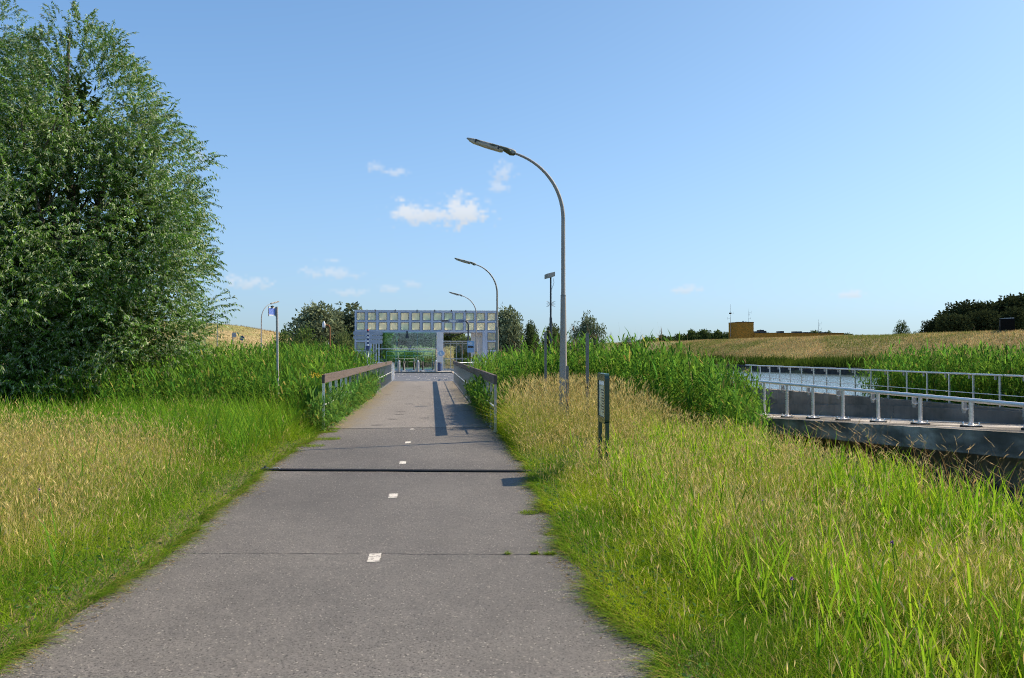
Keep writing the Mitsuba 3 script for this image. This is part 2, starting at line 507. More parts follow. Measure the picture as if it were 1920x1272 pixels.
ya, yb = np.arange(-4, 7.0, .12), np.arange(7.5, 18.95, .12)
cxs = np.linspace(-2.40, 1.13, 90)
low = list(zip(left_edge(ya), ya)) + list(zip(cxs, crack_line(cxs, 31) - .006)) + list(zip(right_edge(ya[::-1]), ya[::-1]))
high = list(zip(left_edge(yb[::-1]), yb[::-1])) + list(zip(cxs, crack_line(cxs, 31) + .002 + .022 * np.clip(nz(cxs, cxs * 0, 8, 33) - .35, 0, 1))) + list(zip(right_edge(yb), yb))
m = MB()
for ring in (low, high):
    m.poly(sg.Polygon(ring).buffer(0), -.06, 0.0)
path = solid('cycle_path', m, 'asphalt', kind='structure')
for k, (x, y) in enumerate([(-.545, 4.0), (-.557, 6.98), (-.565, 9.96), (-.58, 12.94), (-.605, 15.85), (-.611, 18.6)]):
    w, l = .052, (.15 if k < 5 else .1)
    r = np.random.default_rng(k)
    pts = [(x - w, y - l), (x + w, y - l), (x + w, y + l), (x - w, y + l)]
    pg = sg.Polygon(pts).segmentize(.02)
    pg = sg.Polygon([(a + r.normal(0, .003), b + r.normal(0, .003)) for a, b in pg.exterior.coords[:-1]])
    m = MB(); m.poly(pg, .0005, .004)
    part(path, 'dash', m, 'marking')
# earth showing through under the open joint
m = MB(); m.box((-2.45, 6.6, -.2), (1.2, 7.6, -.065))
part(path, 'joint_filler', m, 'rubber')

# traffic counter hoses
for k, off in enumerate((-.028, .028)):
    t = thing('counter_hose', ['front of two black rubber counter hoses lying across the cycle path', 'rear of two black rubber counter hoses lying across the cycle path'][k], 'hose', 'counter hoses across the path')
    xs = np.linspace(-2.60, 1.40, 40)
    ys = 12.27 - .133 * (xs + 2.57) + off + .004 * np.sin(xs * 5 + k)
    m = MB(); m.tube(np.stack([xs, ys, np.full(40, .016)], 1), .015, 8)
    part(t, 'tube', m, 'rubber', smooth=40)
    m = MB(); m.box((-2.68, 12.25 + off - .02, 0), (-2.58, 12.25 + off + .03, .045)); m.tube([(-2.63, 12.26 + off, .03), (-2.63, 12.26 + off, .075)], .012, 8)
    part(t, 'clamp', m, 'dark_metal')
m = MB(); m.tube([(-2.52, 12.24, .02), (-2.5, 12.22, .05), (-2.44, 12.25, .055), (-2.41, 12.27, .02)], .006, 6)
part('counter_hose', 'wire_tie', m, 'bolt_steel')

# ------------------------------------------------------------------ footbridge
BA, BB = 18.93, 50.0


def bleft(y):
    return -2.66 - .0095 * (y - 19)


def bright(y):
    return 1.26 - .0095 * (y - 19)


fb = thing('footbridge', 'long flat cycle bridge with brown plank handrails leading to the glass entrance building', 'bridge')
joints = [BA, 27.2, 30.9, 39.5, BB]
for a, b in zip(joints[:-1], joints[1:]):
    g = .012
    m = MB(); m.poly(sg.Polygon([(bleft(a) + .06, a + g), (bright(a) - .06, a + g), (bright(b) - .06, b - g), (bleft(b) + .06, b - g)]), -.05, .004)
    part(fb, 'deck_section', m, 'deck_asphalt')
m = MB(); m.poly(sg.Polygon([(bleft(BA) - .12, BA + .05), (bright(BA) + .12, BA + .05), (bright(BB) + .12, BB - .05), (bleft(BB) - .12, BB - .05)]), -.42, -.055)
part(fb, 'deck_slab', m, 'concrete_dark')
for s, fn in ((-1, bleft), (1, bright)):
    y0 = 18.5 if s < 0 else 17.5
    m = MB(); m.poly(sg.Polygon([(fn(BA) - .05, BA), (fn(BA) + .05, BA), (fn(BB) + .05, BB), (fn(BB) - .05, BB)]), -.045, .03)
    part(fb, 'edge_strip', m, 'steel_dark')
    ys = np.arange(y0, 49.9, 1.2)
    for y in ys:
        x = fn(y)
        m = MB(); m.box((x - .032, y - .007, -.3), (x + .032, y + .007, 1.098))
        m.box((x - .05, y - .045, .031), (x + .05, y + .045, .042))
        for q in (-1, 1):
            m.tube([(x + q * .035, y, .042), (x + q * .035, y, .06)], .012, 6)
        part(fb, 'railing_post', m, 'galvanised_dull' if y > 24 or s > 0 else 'galvanised')  # shade put into the colour: far and right posts darker, near left lighter
    seg = np.linspace(y0 - .06, 49.95, 9)
    for a, b in zip(seg[:-1], seg[1:]):
        m = MB(); xa, xb = fn(a), fn(b)
        m.poly(sg.Polygon([(xa - .035, a + .004), (xa + .035, a + .004), (xb + .035, b - .004), (xb - .035, b - .004)]), 1.1, 1.30)
        part(fb, 'handrail_board', m, 'rail_wood')
    m = MB(); m.tube([(fn(y) - s * .03, y, .60) for y in (y0, 34, 49.9)], .017, 8)
    part(fb, 'middle_rail', m, 'galvanised')
    if s < 0:
        pass

# ------------------------------------------------------------------ road and square in front of the building
m = MB(); m.poly(sg.Polygon([(-60, 50.06), (9.0, 50.06), (13, 60), (22, 78), (22, 90), (-60, 90)]), -.05, .002)
solid('road', m, 'road_asphalt', kind='structure')
kb = thing('kerb', 'dark grey kerb in front of the glass wall', 'kerb')
for k in range(8):
    m = MB(); m.box((-6.4 + k * .95, 70.0, -.02), (-6.4 + k * .95 + .94, 70.18, .12)); part(kb, 'kerbstone', m, 'concrete_dark')
m = MB(); m.poly(sg.Polygon([(-6.4, 70.18), (1.2, 70.18), (1.2, 79.8), (-6.4, 79.8)]), 0.0, .11)
solid('landing', m, 'concrete', label='raised concrete landing behind the kerb before the glass wall', kind='structure')
pv = solid('pavement', MB().poly(sg.Polygon([(1.25, 66), (4.6, 66), (4.6, 79.8), (1.25, 79.8)]), 0.0, .03), 'concrete_dark', kind='structure')
for i in range(5):
    for j in range(10):
        m = MB(); m.box((1.27 + i * .66, 66.02 + j * 1.37, .0305), (1.27 + i * .66 + .645, 66.02 + j * 1.37 + 1.35, .05)); part(pv, 'tile', m, 'paving')
m = MB(); r = np.random.default_rng(5)
for k in range(150):
    x, y, s = r.uniform(-5, 3.5), r.uniform(51, 69), r.uniform(.02, .055)
    ic = trimesh.creation.icosphere(subdivisions=0, radius=s)
    m.add(np.asarray(ic.vertices) * [1, r.uniform(.6, 1), .35] + [x, y, .01], ic.faces)
solid('shell_litter', m, 'shell', label='white broken shells scattered over the dark road before the entrance', category='shells', kind='stuff')

# ------------------------------------------------------------------ entrance building
BY = 76.0
bl = thing('entrance_building', 'blue grey gridded entrance building with square translucent panels and a teal glass wall', 'building')
cols = [-7.83 + 1.0485 * k for k in range(13)]
rows = [(4.93, 5.70), (3.98, 4.76), (3.01, 3.78), (2.08, 2.85), (1.15, 1.92), (.22, .99)]
outline = sg.box(-8.0, 0, 5.7, 5.88).difference(sg.box(-6.38, -1, 4.29, 3.79))
holes = []
for r_, (z0, z1) in enumerate(rows):
    for k, x in enumerate(cols):
        if r_ < 2 or k in (0, 12):
            holes.append((x, z0, x + .81, z1))
for h in holes:
    outline = outline.difference(sg.box(*h))
m = MB(); m.poly(outline, 0, .30, lambda v: np.stack([v[:, 0], BY + .30 - v[:, 2], v[:, 1]], 1))
part(bl, 'facade_frame', m, 'facade_paint')
m = MB(); m.box((-8.03, BY - .03, 5.882), (5.73, BY + .36, 5.93)); part(bl, 'coping', m, 'white_metal')
for x0, z0, x1, z1 in holes:
    m = MB(); m.box((x0 + .004, BY + .09, z0 + .004), (x1 - .004, BY + .11, z1 - .004)); part(bl, 'panel', m, 'panel_glass')
m = MB()
for x0, z0, x1, z1 in holes:
    for a, b in (((x0 + .001, z0 + .001), (x1 - .001, z0 + .05)), ((x0 + .001, z1 - .05), (x1 - .001, z1 - .001)), ((x0 + .001, z0 + .051), (x0 + .05, z1 - .051)), ((x1 - .05, z0 + .051), (x1 - .001, z1 - .051))):
        m.box((a[0], BY + .06, a[1]), (b[0], BY + .088, b[1]))
part(bl, 'panel_gasket', m, 'steel_dark')
m = MB(); m.box((-7.9, BY + .31, 3.80), (5.6, BY + 4.2, 3.96)); part(bl, 'canopy', m, 'soffit')
m = MB(); m.box((5.4, BY + .31, 0), (5.6, BY + 4.2, 3.79)); part(bl, 'side_wall', m, 'facade_paint')
m = MB(); m.box((-7.9, BY + .31, 0), (-7.7, BY + 4.2, 3.79)); part(bl, 'side_wall', m, 'facade_paint')
m = MB(); m.box((3.2, BY + 1.2, .03), (5.39, BY + 1.35, 3.79)); part(bl, 'inner_wall', m, 'white_paint')
for x in (-6.31, -6.06, -5.80):
    m = MB(); m.box((x, BY + .5, 0.1), (x + .13, BY + .75, 3.79)); part(bl, 'fin', m, 'white_paint')
m = MB(); m.box((-6.0, BY + 3.2, .1), (-5.3, BY + 3.35, 1.18)); part(bl, 'low_wall', m, 'concrete')
m = MB(); m.box((-.18, 74.95, .02), (.48, 75.55, 3.79)); part(bl, 'column', m, 'white_paint')
# doors under the canopy
m = MB()
for x in (.62, 1.22, 1.78, 2.38, 3.02):
    m.box((x, BY + 3.6, .05), (x + .07, BY + 3.72, 3.0))
for z in (.05, 1.15, 2.72):
    m.box((.69, BY + 3.62, z), (3.02, BY + 3.70, z + .09))
part(bl, 'door_frame', m, 'white_metal')
for k, x in enumerate((.70, 1.30, 1.86, 2.46)):
    for z0, z1 in ((.15, 1.14), (1.25, 2.71)):
        m = MB(); m.add([[x, BY + 3.66, z0], [x + .5, BY + 3.66, z0], [x + .5, BY + 3.66, z1], [x, BY + 3.66, z1]], [[0, 1, 2, 3]]); part(bl, 'door_pane', m, 'clear_glass')
m = MB(); m.box((.5, BY + 2.8, 2.88), (3.1, BY + 2.95, 3.02)); part(bl, 'door_beam', m, 'white_metal')
m = MB()
for k in range(5):
    m.box((.75 + k * .5, BY + 2.80, 3.021), (.83 + k * .5, BY + 2.9, 3.10))
part(bl, 'beam_spotlights', m, 'dark_metal')
m = MB(); m.tube([(1.3, 76.6, 3.35), (2.5, 77.2, 3.79)], .045, 8); part(bl, 'tube_light', m, 'dark_metal', smooth=40)
for x, y, z in ((.95, 76.5, 3.45), (.62, 76.6, 3.5)):
    m = MB(); m.box((x, y, z), (x + .24, y + .3, z + .14)); m.tube([(x + .12, y + .15, z + .12), (x + .12, y + .15, 3.80)], .02, 6); part(bl, 'camera', m, 'dark_metal')
m = MB(); m.tube([(-3.0, 75.7, 3.2), (-3.0, 75.7, 3.35), (-3.0, 75.7, 3.6), (-3.0, 75.7, 3.9)], [.17, .16, .08, .07], 12); m.box((-3.04, 75.7, 3.84), (-2.96, 75.99, 3.89)); part(bl, 'dome_camera', m, 'dark_metal', smooth=40)
m = MB()
for x in (-6.1, -4.2, -2.1, -.4, 1.2, 2.6):
    m.box((x, BY - .06, 5.79), (x + .09, BY + .0, 5.98)); m.box((x + .03, BY - .14, 5.83), (x + .06, BY - .06, 5.86))
part(bl, 'roof_floodlights', m, 'dark_metal')
gx_ = [-5.40, -3.98, -2.04, -.26]
for a, b in zip(gx_[:-1], gx_[1:]):
    for z0, z1 in ((.20, 1.20), (1.215, 2.14), (2.24, 2.95), (2.965, 3.78)):
        m = MB(); m.add([[a + .01, 75.85, z0], [b - .01, 75.85, z0], [b - .01, 75.85, z1], [a + .01, 75.85, z1]], [[0, 1, 2, 3]]); part(bl, 'glass_pane', m, 'teal_glass')
m = MB(); m.box((-5.95, 75.83, 2.155), (-.25, 75.89, 2.225)); part(bl, 'glass_rail', m, 'white_metal')
m = MB(); m.box((-5.45, 75.75, .1), (-.25, 75.97, .2)); part(bl, 'glass_sill', m, 'facade_paint')
for a in gx_:
    m = MB(); m.box((a - .02, 75.91, .2), (a + .02, 75.95, 3.785)); part(bl, 'glass_mullion', m, 'grey_paint')
rs = thing('round_sign', 'round pale blue sign with white rim fixed to the white column', 'sign')
m = MB(); m.mesh(trimesh.creation.cylinder(radius=.33, height=.03, sections=32), T().rotate([1, 0, 0], 90).matrix.numpy() if hasattr(T().matrix, 'numpy') else np.array(T().rotate([1, 0, 0], 90).matrix)); m.v[0] = m.v[0] + [.26, 74.91, 1.76]
part(rs, 'rim', m, 'white_print', smooth=40)
m = MB(); m.mesh(trimesh.creation.cylinder(radius=.27, height=.03, sections=32), np.array(T().rotate([1, 0, 0], 90).matrix)); m.v[0] = m.v[0] + [.26, 74.89, 1.76]
part(rs, 'face', m, 'blue_pale', smooth=40)
m = MB(); m.box((.20, 74.868, 1.60), (.26, 74.874, 1.92)); m.box((.28, 74.868, 1.66), (.36, 74.874, 1.72)); part(rs, 'symbol', m, 'white_print')

# escalator heads and bollards before the glass
for k in range(2):
    t = thing('escalator', ['left-hand escalator head with black handrail loops before the glass wall', 'right-hand escalator head with black handrail loops before the glass wall'][k], 'escalator', 'escalators going down behind the kerb')
    x0 = -3.12 + k * 1.72
    for x in (x0, x0 + .92):
        a = np.linspace(-math.pi / 2, math.pi / 2, 12)
        loop = [(x, 72.2, .22)] + [(x, 71.0 - .36 * math.cos(q), .60 + .38 * math.sin(q)) for q in a] + [(x, 72.4, .98), (x, 74.2, .6)]
        m = MB(); m.tube(loop, .055, 8); part(t, 'handrail', m, 'rubber', smooth=50)
        m = MB(); m.box((x - .02, 70.75, .14), (x + .02, 73.6, .86)); part(t, 'balustrade', m, 'steel_dark')
        m = MB(); m.box((x - .09, 70.5, .112), (x + .16, 72.6, .24)); part(t, 'skirt', m, 'galvanised')
    m = MB(); m.box((x0 + .1, 70.55, .112), (x0 + .82, 71.6, .125)); part(t, 'comb_plate', m, 'galvanised')
    for j in range(4):
        m = MB(); m.box((x0 + .1, 71.7 + j * .4, .09 - j * .02), (x0 + .82, 72.06 + j * .4, .118 - j * .002)); part(t, 'step', m, 'steel_dark')
for k in range(3):
    t = thing('stone_bollard', ['stone bollard with metal cap left of the two escalator heads', 'stone bollard with metal cap between the two escalator heads', 'stone bollard with metal cap right of the two escalator heads'][k], 'bollard', 'stone bollards by the escalators')
    x = (-3.52, -1.83, -.22)[k]
    m = MB(); m.tube([(x, 70.5, .1), (x, 70.5, .98), (x, 70.5, 1.02)], [.14, .13, .10], 14); part(t, 'shaft', m, 'stone', smooth=40)
    m = MB(); m.mesh(trimesh.creation.icosphere(subdivisions=2, radius=.075)); m.v[0] = m.v[0] + [x, 70.5, 1.07]; part(t, 'cap', m, 'bolt_steel', smooth=True)
    m = MB(); m.box((x + .10, 70.30, .1), (x + .16, 70.36, .95)); part(t, 'side_rail', m, 'galvanised')
t = thing('litter_bin', 'dark blue litter bin at the foot of the white column', 'bin')
m = MB(); m.tube([(.06, 73.2, .12), (.06, 73.2, .14), (.06, 73.2, .80), (.06, 73.2, .82)], [.24, .25, .27, .26], 16); part(t, 'body', m, 'blue_dark', smooth=40)
m = MB(); m.tube([(.06, 73.2, .822), (.06, 73.2, .88), (.06, 73.2, .92)], [.27, .25, .12], 16); part(t, 'lid', m, 'dark_metal', smooth=40)
m = MB(); m.box((.03, 73.5, .1), (.09, 73.56, 1.2)); part(t, 'stake', m, 'galvanised')


def guard(label, pts, zt, group):
    t = thing('guard_railing', label, 'railing', group)
    p = np.asarray(pts, float)
    for z, nm in ((zt, 'top_rail'), (zt - .45, 'middle_rail')):
        m = MB(); m.tube(np.c_[p, np.full(len(p), z)], .035 if nm == 'top_rail' else .02, 8); part(t, nm, m, 'white_metal', smooth=50)
    L = np.concatenate([[0], np.cumsum(np.linalg.norm(np.diff(p, axis=0), axis=1))])
    for s in np.arange(0, L[-1] + .01, L[-1] / max(1, round(L[-1] / .9))):
        x, y = np.interp(s, L, p[:, 0]), np.interp(s, L, p[:, 1])
        m = MB(); m.tube([(x, y, -.02), (x, y, zt)], .022, 8); part(t, 'post', m, 'white_metal', smooth=50)


guard('white tubular railing at the far end of the right bridge handrail', [(1.15, 50.6), (1.2, 54.5), (3.6, 56.5)], 1.12, 'tubular railings at the bridge end')
guard('white tubular railing at the far end of the left bridge handrail', [(-2.98, 50.6), (-3.0, 53.5), (-5.6, 54.5)], 1.12, 'tubular railings at the bridge end')
guard('white tubular railing behind the teal glass wall', [(-5.2, 79.0), (-.6, 79.0)], 1.95, 'tubular railings at the bridge end')


# ------------------------------------------------------------------ lamps, signs, poles
def street_lamp(x, y, label, turn=180.0, zoff=0.0):
    ax, ay = math.cos(math.radians(turn)), math.sin(math.radians(turn))          # the arm's direction on the ground
    t = thing('street_lamp', label, 'street lamp', 'curved street lamps along the route')
    o = np.array([x, y, zoff])

    def P(a, z):
        return tuple(o + [a * ax, a * ay, z])
    m = MB(); m.tube([P(0, -.6), P(0, 0), P(0, 1.2), P(0, 3.0), P(0, 3.02)], [.115, .112, .085, .056, .050], 18)
    part(t, 'base_section', m, 'lamp_paint', smooth=40)
    R_, z0 = 1.42, 4.66
    ang = np.radians(np.linspace(0, 71, 16))
    pts = [P(0, 3.021), P(0, 3.9)] + [P(R_ * (1 - math.cos(q)), z0 + R_ * math.sin(q)) for q in ang]
    e = ang[-1]
    ea, ez = R_ * (1 - math.cos(e)), z0 + R_ * math.sin(e)
    pts.append(P(ea + .14, ez + .045))
    r = np.concatenate([[.047, .045], np.linspace(.043, .026, 16), [.024]])
    m = MB(); m.tube(pts, r, 16); part(t, 'bent_section', m, 'lamp_paint', smooth=40)
    m = MB(); m.tube([P(0, 3.0), P(0, 3.03)], .058, 18); part(t, 'joint_ring', m, 'steel_dark', smooth=40)
    m = MB(); m.box(np.array(P(0, 0)) + [-.05, -.135, .6], np.array(P(0, 0)) + [.05, -.10, .98]); part(t, 'hatch', m, 'lamp_paint')
    # luminaire: a long shallow housing, open cover below, tilted up by 15 degrees
    sl, cl_ = math.sin(math.radians(15.5)), math.cos(math.radians(15.5))
    A, Zj = ea + .08, ez + .03

    def loc(u, w, h):                     # along, across, up
        q = P(A + u * cl_ - h * sl, Zj + u * sl + h * cl_)
        return (q[0] + w * ay, q[1] - w * ax, q[2])

    def hull(stations, sides=14):
        v, f = [], []
        for u, hw, h0, h1 in stations:
            for k in range(sides):
                a = 2 * math.pi * k / sides
                s_ = math.sin(a); c_ = math.cos(a)
                w = hw * np.sign(c_) * abs(c_) ** .6
                h = (h1 if s_ > 0 else -h0) * abs(s_) ** .7
                v.append(loc(u, w, h))
        for i in range(len(stations) - 1):
            for k in range(sides):
                j = (k + 1) % sides
                f.append([i * sides + k, i * sides + j, (i + 1) * sides + j, (i + 1) * sides + k])
        mb = MB(); mb.add(v, f)
        for i in (0, len(stations) - 1):
            ring = v[i * sides:(i + 1) * sides]
            mb.add(ring + [tuple(np.mean(ring, 0))], [[k, (k + 1) % sides, sides] for k in range(sides)])
        return mb
    part(t, 'housing', hull([(-.02, .035, .025, .035), (.0, .06, .055, .055), (.08, .07, .07, .065), (.24, .08, .02, .06), (.6, .08, .012, .052), (.92, .07, .01, .042), (1.02, .045, .008, .032), (1.055, .018, .0, .02)]), 'lamp_housing', smooth=50)
    part(t, 'cover', hull([(.25, .072, .055, .02), (.3, .075, .072, .01), (.6, .075, .075, .01), (.9, .066, .06, .01), (.99, .045, .035, .01), (1.02, .018, .012, .01)]), 'lamp_cover', smooth=50)
    m = MB()
    for u in (.36, .86):
        for w in (-.086, .074):
            a = np.array([loc(u - .015, w, -.04), loc(u + .015, w, -.04), loc(u + .015, w, .03), loc(u - .015, w, .03)])
            m.add(np.vstack([a, a + [.012 * ay, -.012 * ax, 0]]), [[0, 1, 2, 3], [7, 6, 5, 4], [0, 4, 5, 1], [1, 5, 6, 2], [2, 6, 7, 3], [3, 7, 4, 0]])
    part(t, 'clips', m, 'dark_metal')
    return t


street_lamp(2.64, 16.4, 'tall grey street lamp with curved arm rising from the grass right of the path')
street_lamp(2.80, 37.3, 'curved grey street lamp beside the right bridge handrail, middle of three')
street_lamp(2.80, 58.0, 'curved grey street lamp in front of the entrance building, smallest of three')
street_lamp(-14.97, 68.0, 'dark curved street lamp standing behind the small blue sign', turn=56.0)

t = thing('blue_sign', 'small blue and white sign on a tall grey pole in the left reeds', 'sign')
m = MB(); m.tube([(-4.36, 22, -.9), (-4.40, 22, 1.4), (-4.43, 22, 3.07)], .032, 12); part(t, 'pole', m, 'galvanised_dull', smooth=40)
scene['sign_white'] = {'type': 'principledthin', 'base_color': rgb(.9, .9, .9), 'roughness': .4, 'diff_trans': 1.2, 'eta': 1.4}
scene['sign_sheet'] = {'type': 'principledthin', 'base_color': rgb(.22, .34, .92), 'roughness': .4, 'diff_trans': 1.2, 'eta': 1.4}


def sign_sheet(shape, off):
    """A flat sheet of the sign: u along its width from the pole, w upwards; the panel hangs a little askew."""
    v, f = trimesh.creation.triangulate_polygon(shape, engine='earcut')
    u, w = v[:, 0], v[:, 1]
    return np.stack([-4.455 - u * .86 - off * .5, 21.97 + u * .50 - off * .86, 2.815 + w + u * .075], 1), f


W_, H_ = .25, .235
part(t, 'panel', sign_sheet(sg.box(0, 0, W_, H_).difference(sg.box(.015, .03, W_ - .012, H_ - .03)), 0), 'sign_white')
part(t, 'face', sign_sheet(sg.box(.013, .028, W_ - .010, H_ - .028), .003), 'sign_sheet')
m = MB()
for k, (a, b) in enumerate(((.03, .20), (.04, .16), (.06, .215))):
    w0 = .065 + k * .038
    for u0 in np.arange(a, b, .028):
        v, f = sign_sheet(sg.box(u0, w0, u0 + .021, w0 + .017), .007); m.add(v, f)
part(t, 'lettering', m, 'sign_white')
m = MB()
for u in (-.004, W_ + .004):
    x, y, z = -4.455 - u * .86, 21.97 + u * .50, 2.815 + u * .075
    m.box((x - .008, y - .012, z - .02), (x + .008, y + .012, z + H_ + .015))
part(t, 'frame_bar', m, 'dark_metal')
m = MB(); m.tube([(-4.56, 22.03, 3.06), (-4.56, 22.03, 3.085), (-4.56, 22.03, 3.10)], [.05, .045, .02], 10); part(t, 'top_lamp', m, 'dark_metal')

t = thing('information_board', 'dark green framed information board on two legs in the right verge', 'board')
ba, bb = np.array([2.40, 10.98]), np.array([2.43, 11.66])
bd = (bb - ba) / np.linalg.norm(bb - ba); bn = np.array([-bd[1], bd[0]])


def board(u0, u1, w0, w1, z0, z1, rad=.0):
    s = sg.box(u0, z0, u1, z1)
    if rad:
        s = sg.box(u0 + rad, z0 + rad, u1 - rad, z1 - rad).buffer(rad, quad_segs=6)

    def fn(v):
        p = ba + v[:, :1] * bd + v[:, 2:] * bn
        return np.c_[p, v[:, 1]]
    return s, fn


L_ = .68
s, fn = board(0, L_, 0, 0, .78, 1.5, .07)
inner = sg.box(.075, .865, L_ - .075, 1.40)
m = MB(); m.poly(s.difference(inner), -.034, .034, fn); part(t, 'frame', m, 'board_green', smooth=30)
m = MB(); m.poly(sg.box(.08, .87, L_ - .08, 1.395), -.02, .02, fn); part(t, 'face', m, 'board_face')
m = MB(); m.poly(sg.box(.10, 1.33, L_ - .10, 1.385), .0205, .023, fn); part(t, 'heading_strip', m, 'white_print')
m = MB()
for k in range(9):
    m.poly(sg.box(.11, .93 + k * .04, .11 + (.2 + .06 * ((k * 7) % 3)), .945 + k * .04), .0205, .022, fn)
part(t, 'text_lines', m, 'dark_metal')
for u in (.035, L_ - .035):
    m = MB(); m.poly(sg.box(u - .035, -.3, u + .035, .80), -.026, .026, fn); part(t, 'leg', m, 'board_green')

for x, y, z, w, lab in ((2.42, 17.5, 2.27, .036, 'tall grey steel post left of the nearest lamp base'), (3.09, 16.0, 2.22, .042, 'tall grey steel post right of the nearest lamp base'), (2.60, 15.6, 1.54, .036, 'short grey steel post close to the nearest lamp base')):
    t = thing('steel_post', lab, 'post', 'grey steel posts near the lamp')
    m = MB(); m.box((x - w, y - .02, -.3), (x - w * .1, y + .02, z)); m.box((x - w * .1, y - .025, -.3), (x + w * .45, y + .008, z - .012)); part(t, 'profile', m, 'steel_dark')
    m = MB(); m.box((x - w - .004, y - .027, z * .48), (x + w * .45 + .004, y + .024, z * .48 + .05)); part(t, 'band', m, 'dark_metal')

t = thing('camera_mast', 'slim dark mast with box camera and bird spikes behind the nearest lamp', 'mast')
m = MB(); m.tube([(4.05, 28, -.8), (4.05, 28, 3.05), (4.05, 28, 3.1), (4.05, 28, 4.55)], [.055, .05, .034, .03], 10); part(t, 'pole', m, 'pole_dark', smooth=40)
m = MB(); m.box((3.86, 27.85, 4.52), (4.16, 28.1, 4.68), rz=.35)
v = m.v[0]; v[:, 2] += (v[:, 0] - 4.0) * .28; part(t, 'camera_box', m, 'lamp_paint')
m = MB()
for a in np.linspace(0, 2 * math.pi, 9)[:-1]:
    for q in (-1, 0, 1):
        m.tube([(4.05, 28, 3.57), (4.05 + .17 * math.cos(a), 28 + .17 * math.sin(a), 3.57 + .1 * q)], .004, 4)
part(t, 'bird_spikes', m, 'dark_metal')
m = MB(); m.tube([(4.14, 28, 4.5), (4.17, 28, 4.35), (4.12, 28, 4.2), (4.08, 28, 4.1)], .007, 6); part(t, 'cable', m, 'dark_metal')

t = thing('finger_post', 'blue and white banded finger post with five plain grey arms', 'signpost')
fx, fy = -4.88, 55.0
for k in range(15):
    z = 3.33 - k * .13 if k < 8 else None
    if z is None:
        break
    m = MB(); m.tube([(fx, fy, z - .129), (fx, fy, z)], .075, 14); part(t, 'band', m, 'blue_dark' if k % 2 == 0 else 'white_print', smooth=40)
m = MB(); m.tube([(fx, fy, 3.331), (fx, fy, 3.43), (fx, fy, 3.45)], [.07, .06, .03], 12); part(t, 'cap', m, 'red_cap', smooth=40)
m = MB(); m.tube([(fx, fy, 1.95), (fx, fy, 2.289)], .15, 16); part(t, 'sleeve', m, 'blue_dark', smooth=40)
m = MB(); m.tube([(fx, fy, 0), (fx, fy, 2.289)], .07, 14); part(t, 'shaft', m, 'white_print', smooth=40)
m = MB()
for k in range(40):
    a0, z = k * .62, .2 + k * .044
    m.tube([(fx + .071 * math.cos(a0 + q), fy + .071 * math.sin(a0 + q), z + q * .07) for q in np.linspace(0, .62, 4)], .024, 5)
part(t, 'spiral_stripe', m, 'blue_dark', smooth=40)
for d_, z in ((-1, 3.06), (-1, 2.76), (1, 3.06), (1, 2.76), (1, 2.46)):
    s_ = sg.Polygon([(0, 0), (.86, 0), (.92, .06), (.92, .2), (.86, .26), (0, .26)])
    m = MB(); m.poly(s_, -.02, .02, lambda v: np.stack([fx + d_ * (.09 + v[:, 0]), fy - .02 + v[:, 2], z + v[:, 1] - .02], 1)); part(t, 'arm', m, 'finger_grey')

t = thing('sign_gantry', 'dark angled pole with small overhead boards before the entrance building', 'signpost')
gp = [(2.28, 60, 0), (2.28, 60, 3.95)] + [(2.28 - .3 * (1 - math.cos(q)), 60, 3.95 + .3 * math.sin(q)) for q in np.linspace(.2, math.pi / 2, 6)] + [(.22, 60, 4.25)]
m = MB(); m.tube(gp, .065, 12); part(t, 'pole', m, 'pole_dark', smooth=40)
for x0, w in ((.78, .62), (1.42, .62)):
    m = MB(); m.box((x0, 59.90, 4.12), (x0 + w, 59.93, 4.38)); part(t, 'board', m, 'finger_grey')
    m = MB()
    for j in range(2):
        m.box((x0 + .1, 59.892, 4.18 + j * .09), (x0 + w - .08, 59.898, 4.23 + j * .09))
    part(t, 'lettering', m, 'blue_dark' if x0 > 1 else 'white_print')
m = MB(); m.box((2.20, 59.88, 1.83), (2.74, 59.91, 2.72)); part(t, 'plate', m, 'blue_pale')
m = MB(); m.box((2.24, 59.872, 2.18), (2.68, 59.878, 2.33)); part(t, 'plate_band', m, 'dark_metal')
m = MB()
for j in range(4):
    m.box((2.26, 59.872, 2.42 + j * .06), (2.6 - .05 * (j % 2), 59.878, 2.445 + j * .06))
part(t, 'plate_lettering', m, 'white_print')

t = thing('dome_camera_post', 'brown post with a bent arm holding a white dome camera', 'camera')
m = MB(); m.tube([(-8.42, 62, -.8), (-8.42, 62, 3.75), (-8.52, 62, 3.92), (-8.80, 62, 4.0)], .06, 10); part(t, 'post', m, 'rust', smooth=40)
m = MB(); m.tube([(-8.9, 62, 4.25), (-8.9, 62, 4.05), (-8.9, 62, 3.85), (-8.9, 62, 3.75)], [.06, .14, .14, .08], 12); part(t, 'dome', m, 'white_metal', smooth=True)
m = MB(); m.mesh(trimesh.creation.icosphere(subdivisions=2, radius=.11)); m.v[0] = m.v[0] + [-8.9, 62, 3.73]; part(t, 'lens_globe', m, 'dark_metal', smooth=True)
m = MB(); m.tube([(-8.56, 62.1, -.8), (-8.56, 62.1, 2.6)], .03, 8); part(t, 'stay', m, 'galvanised', smooth=40)

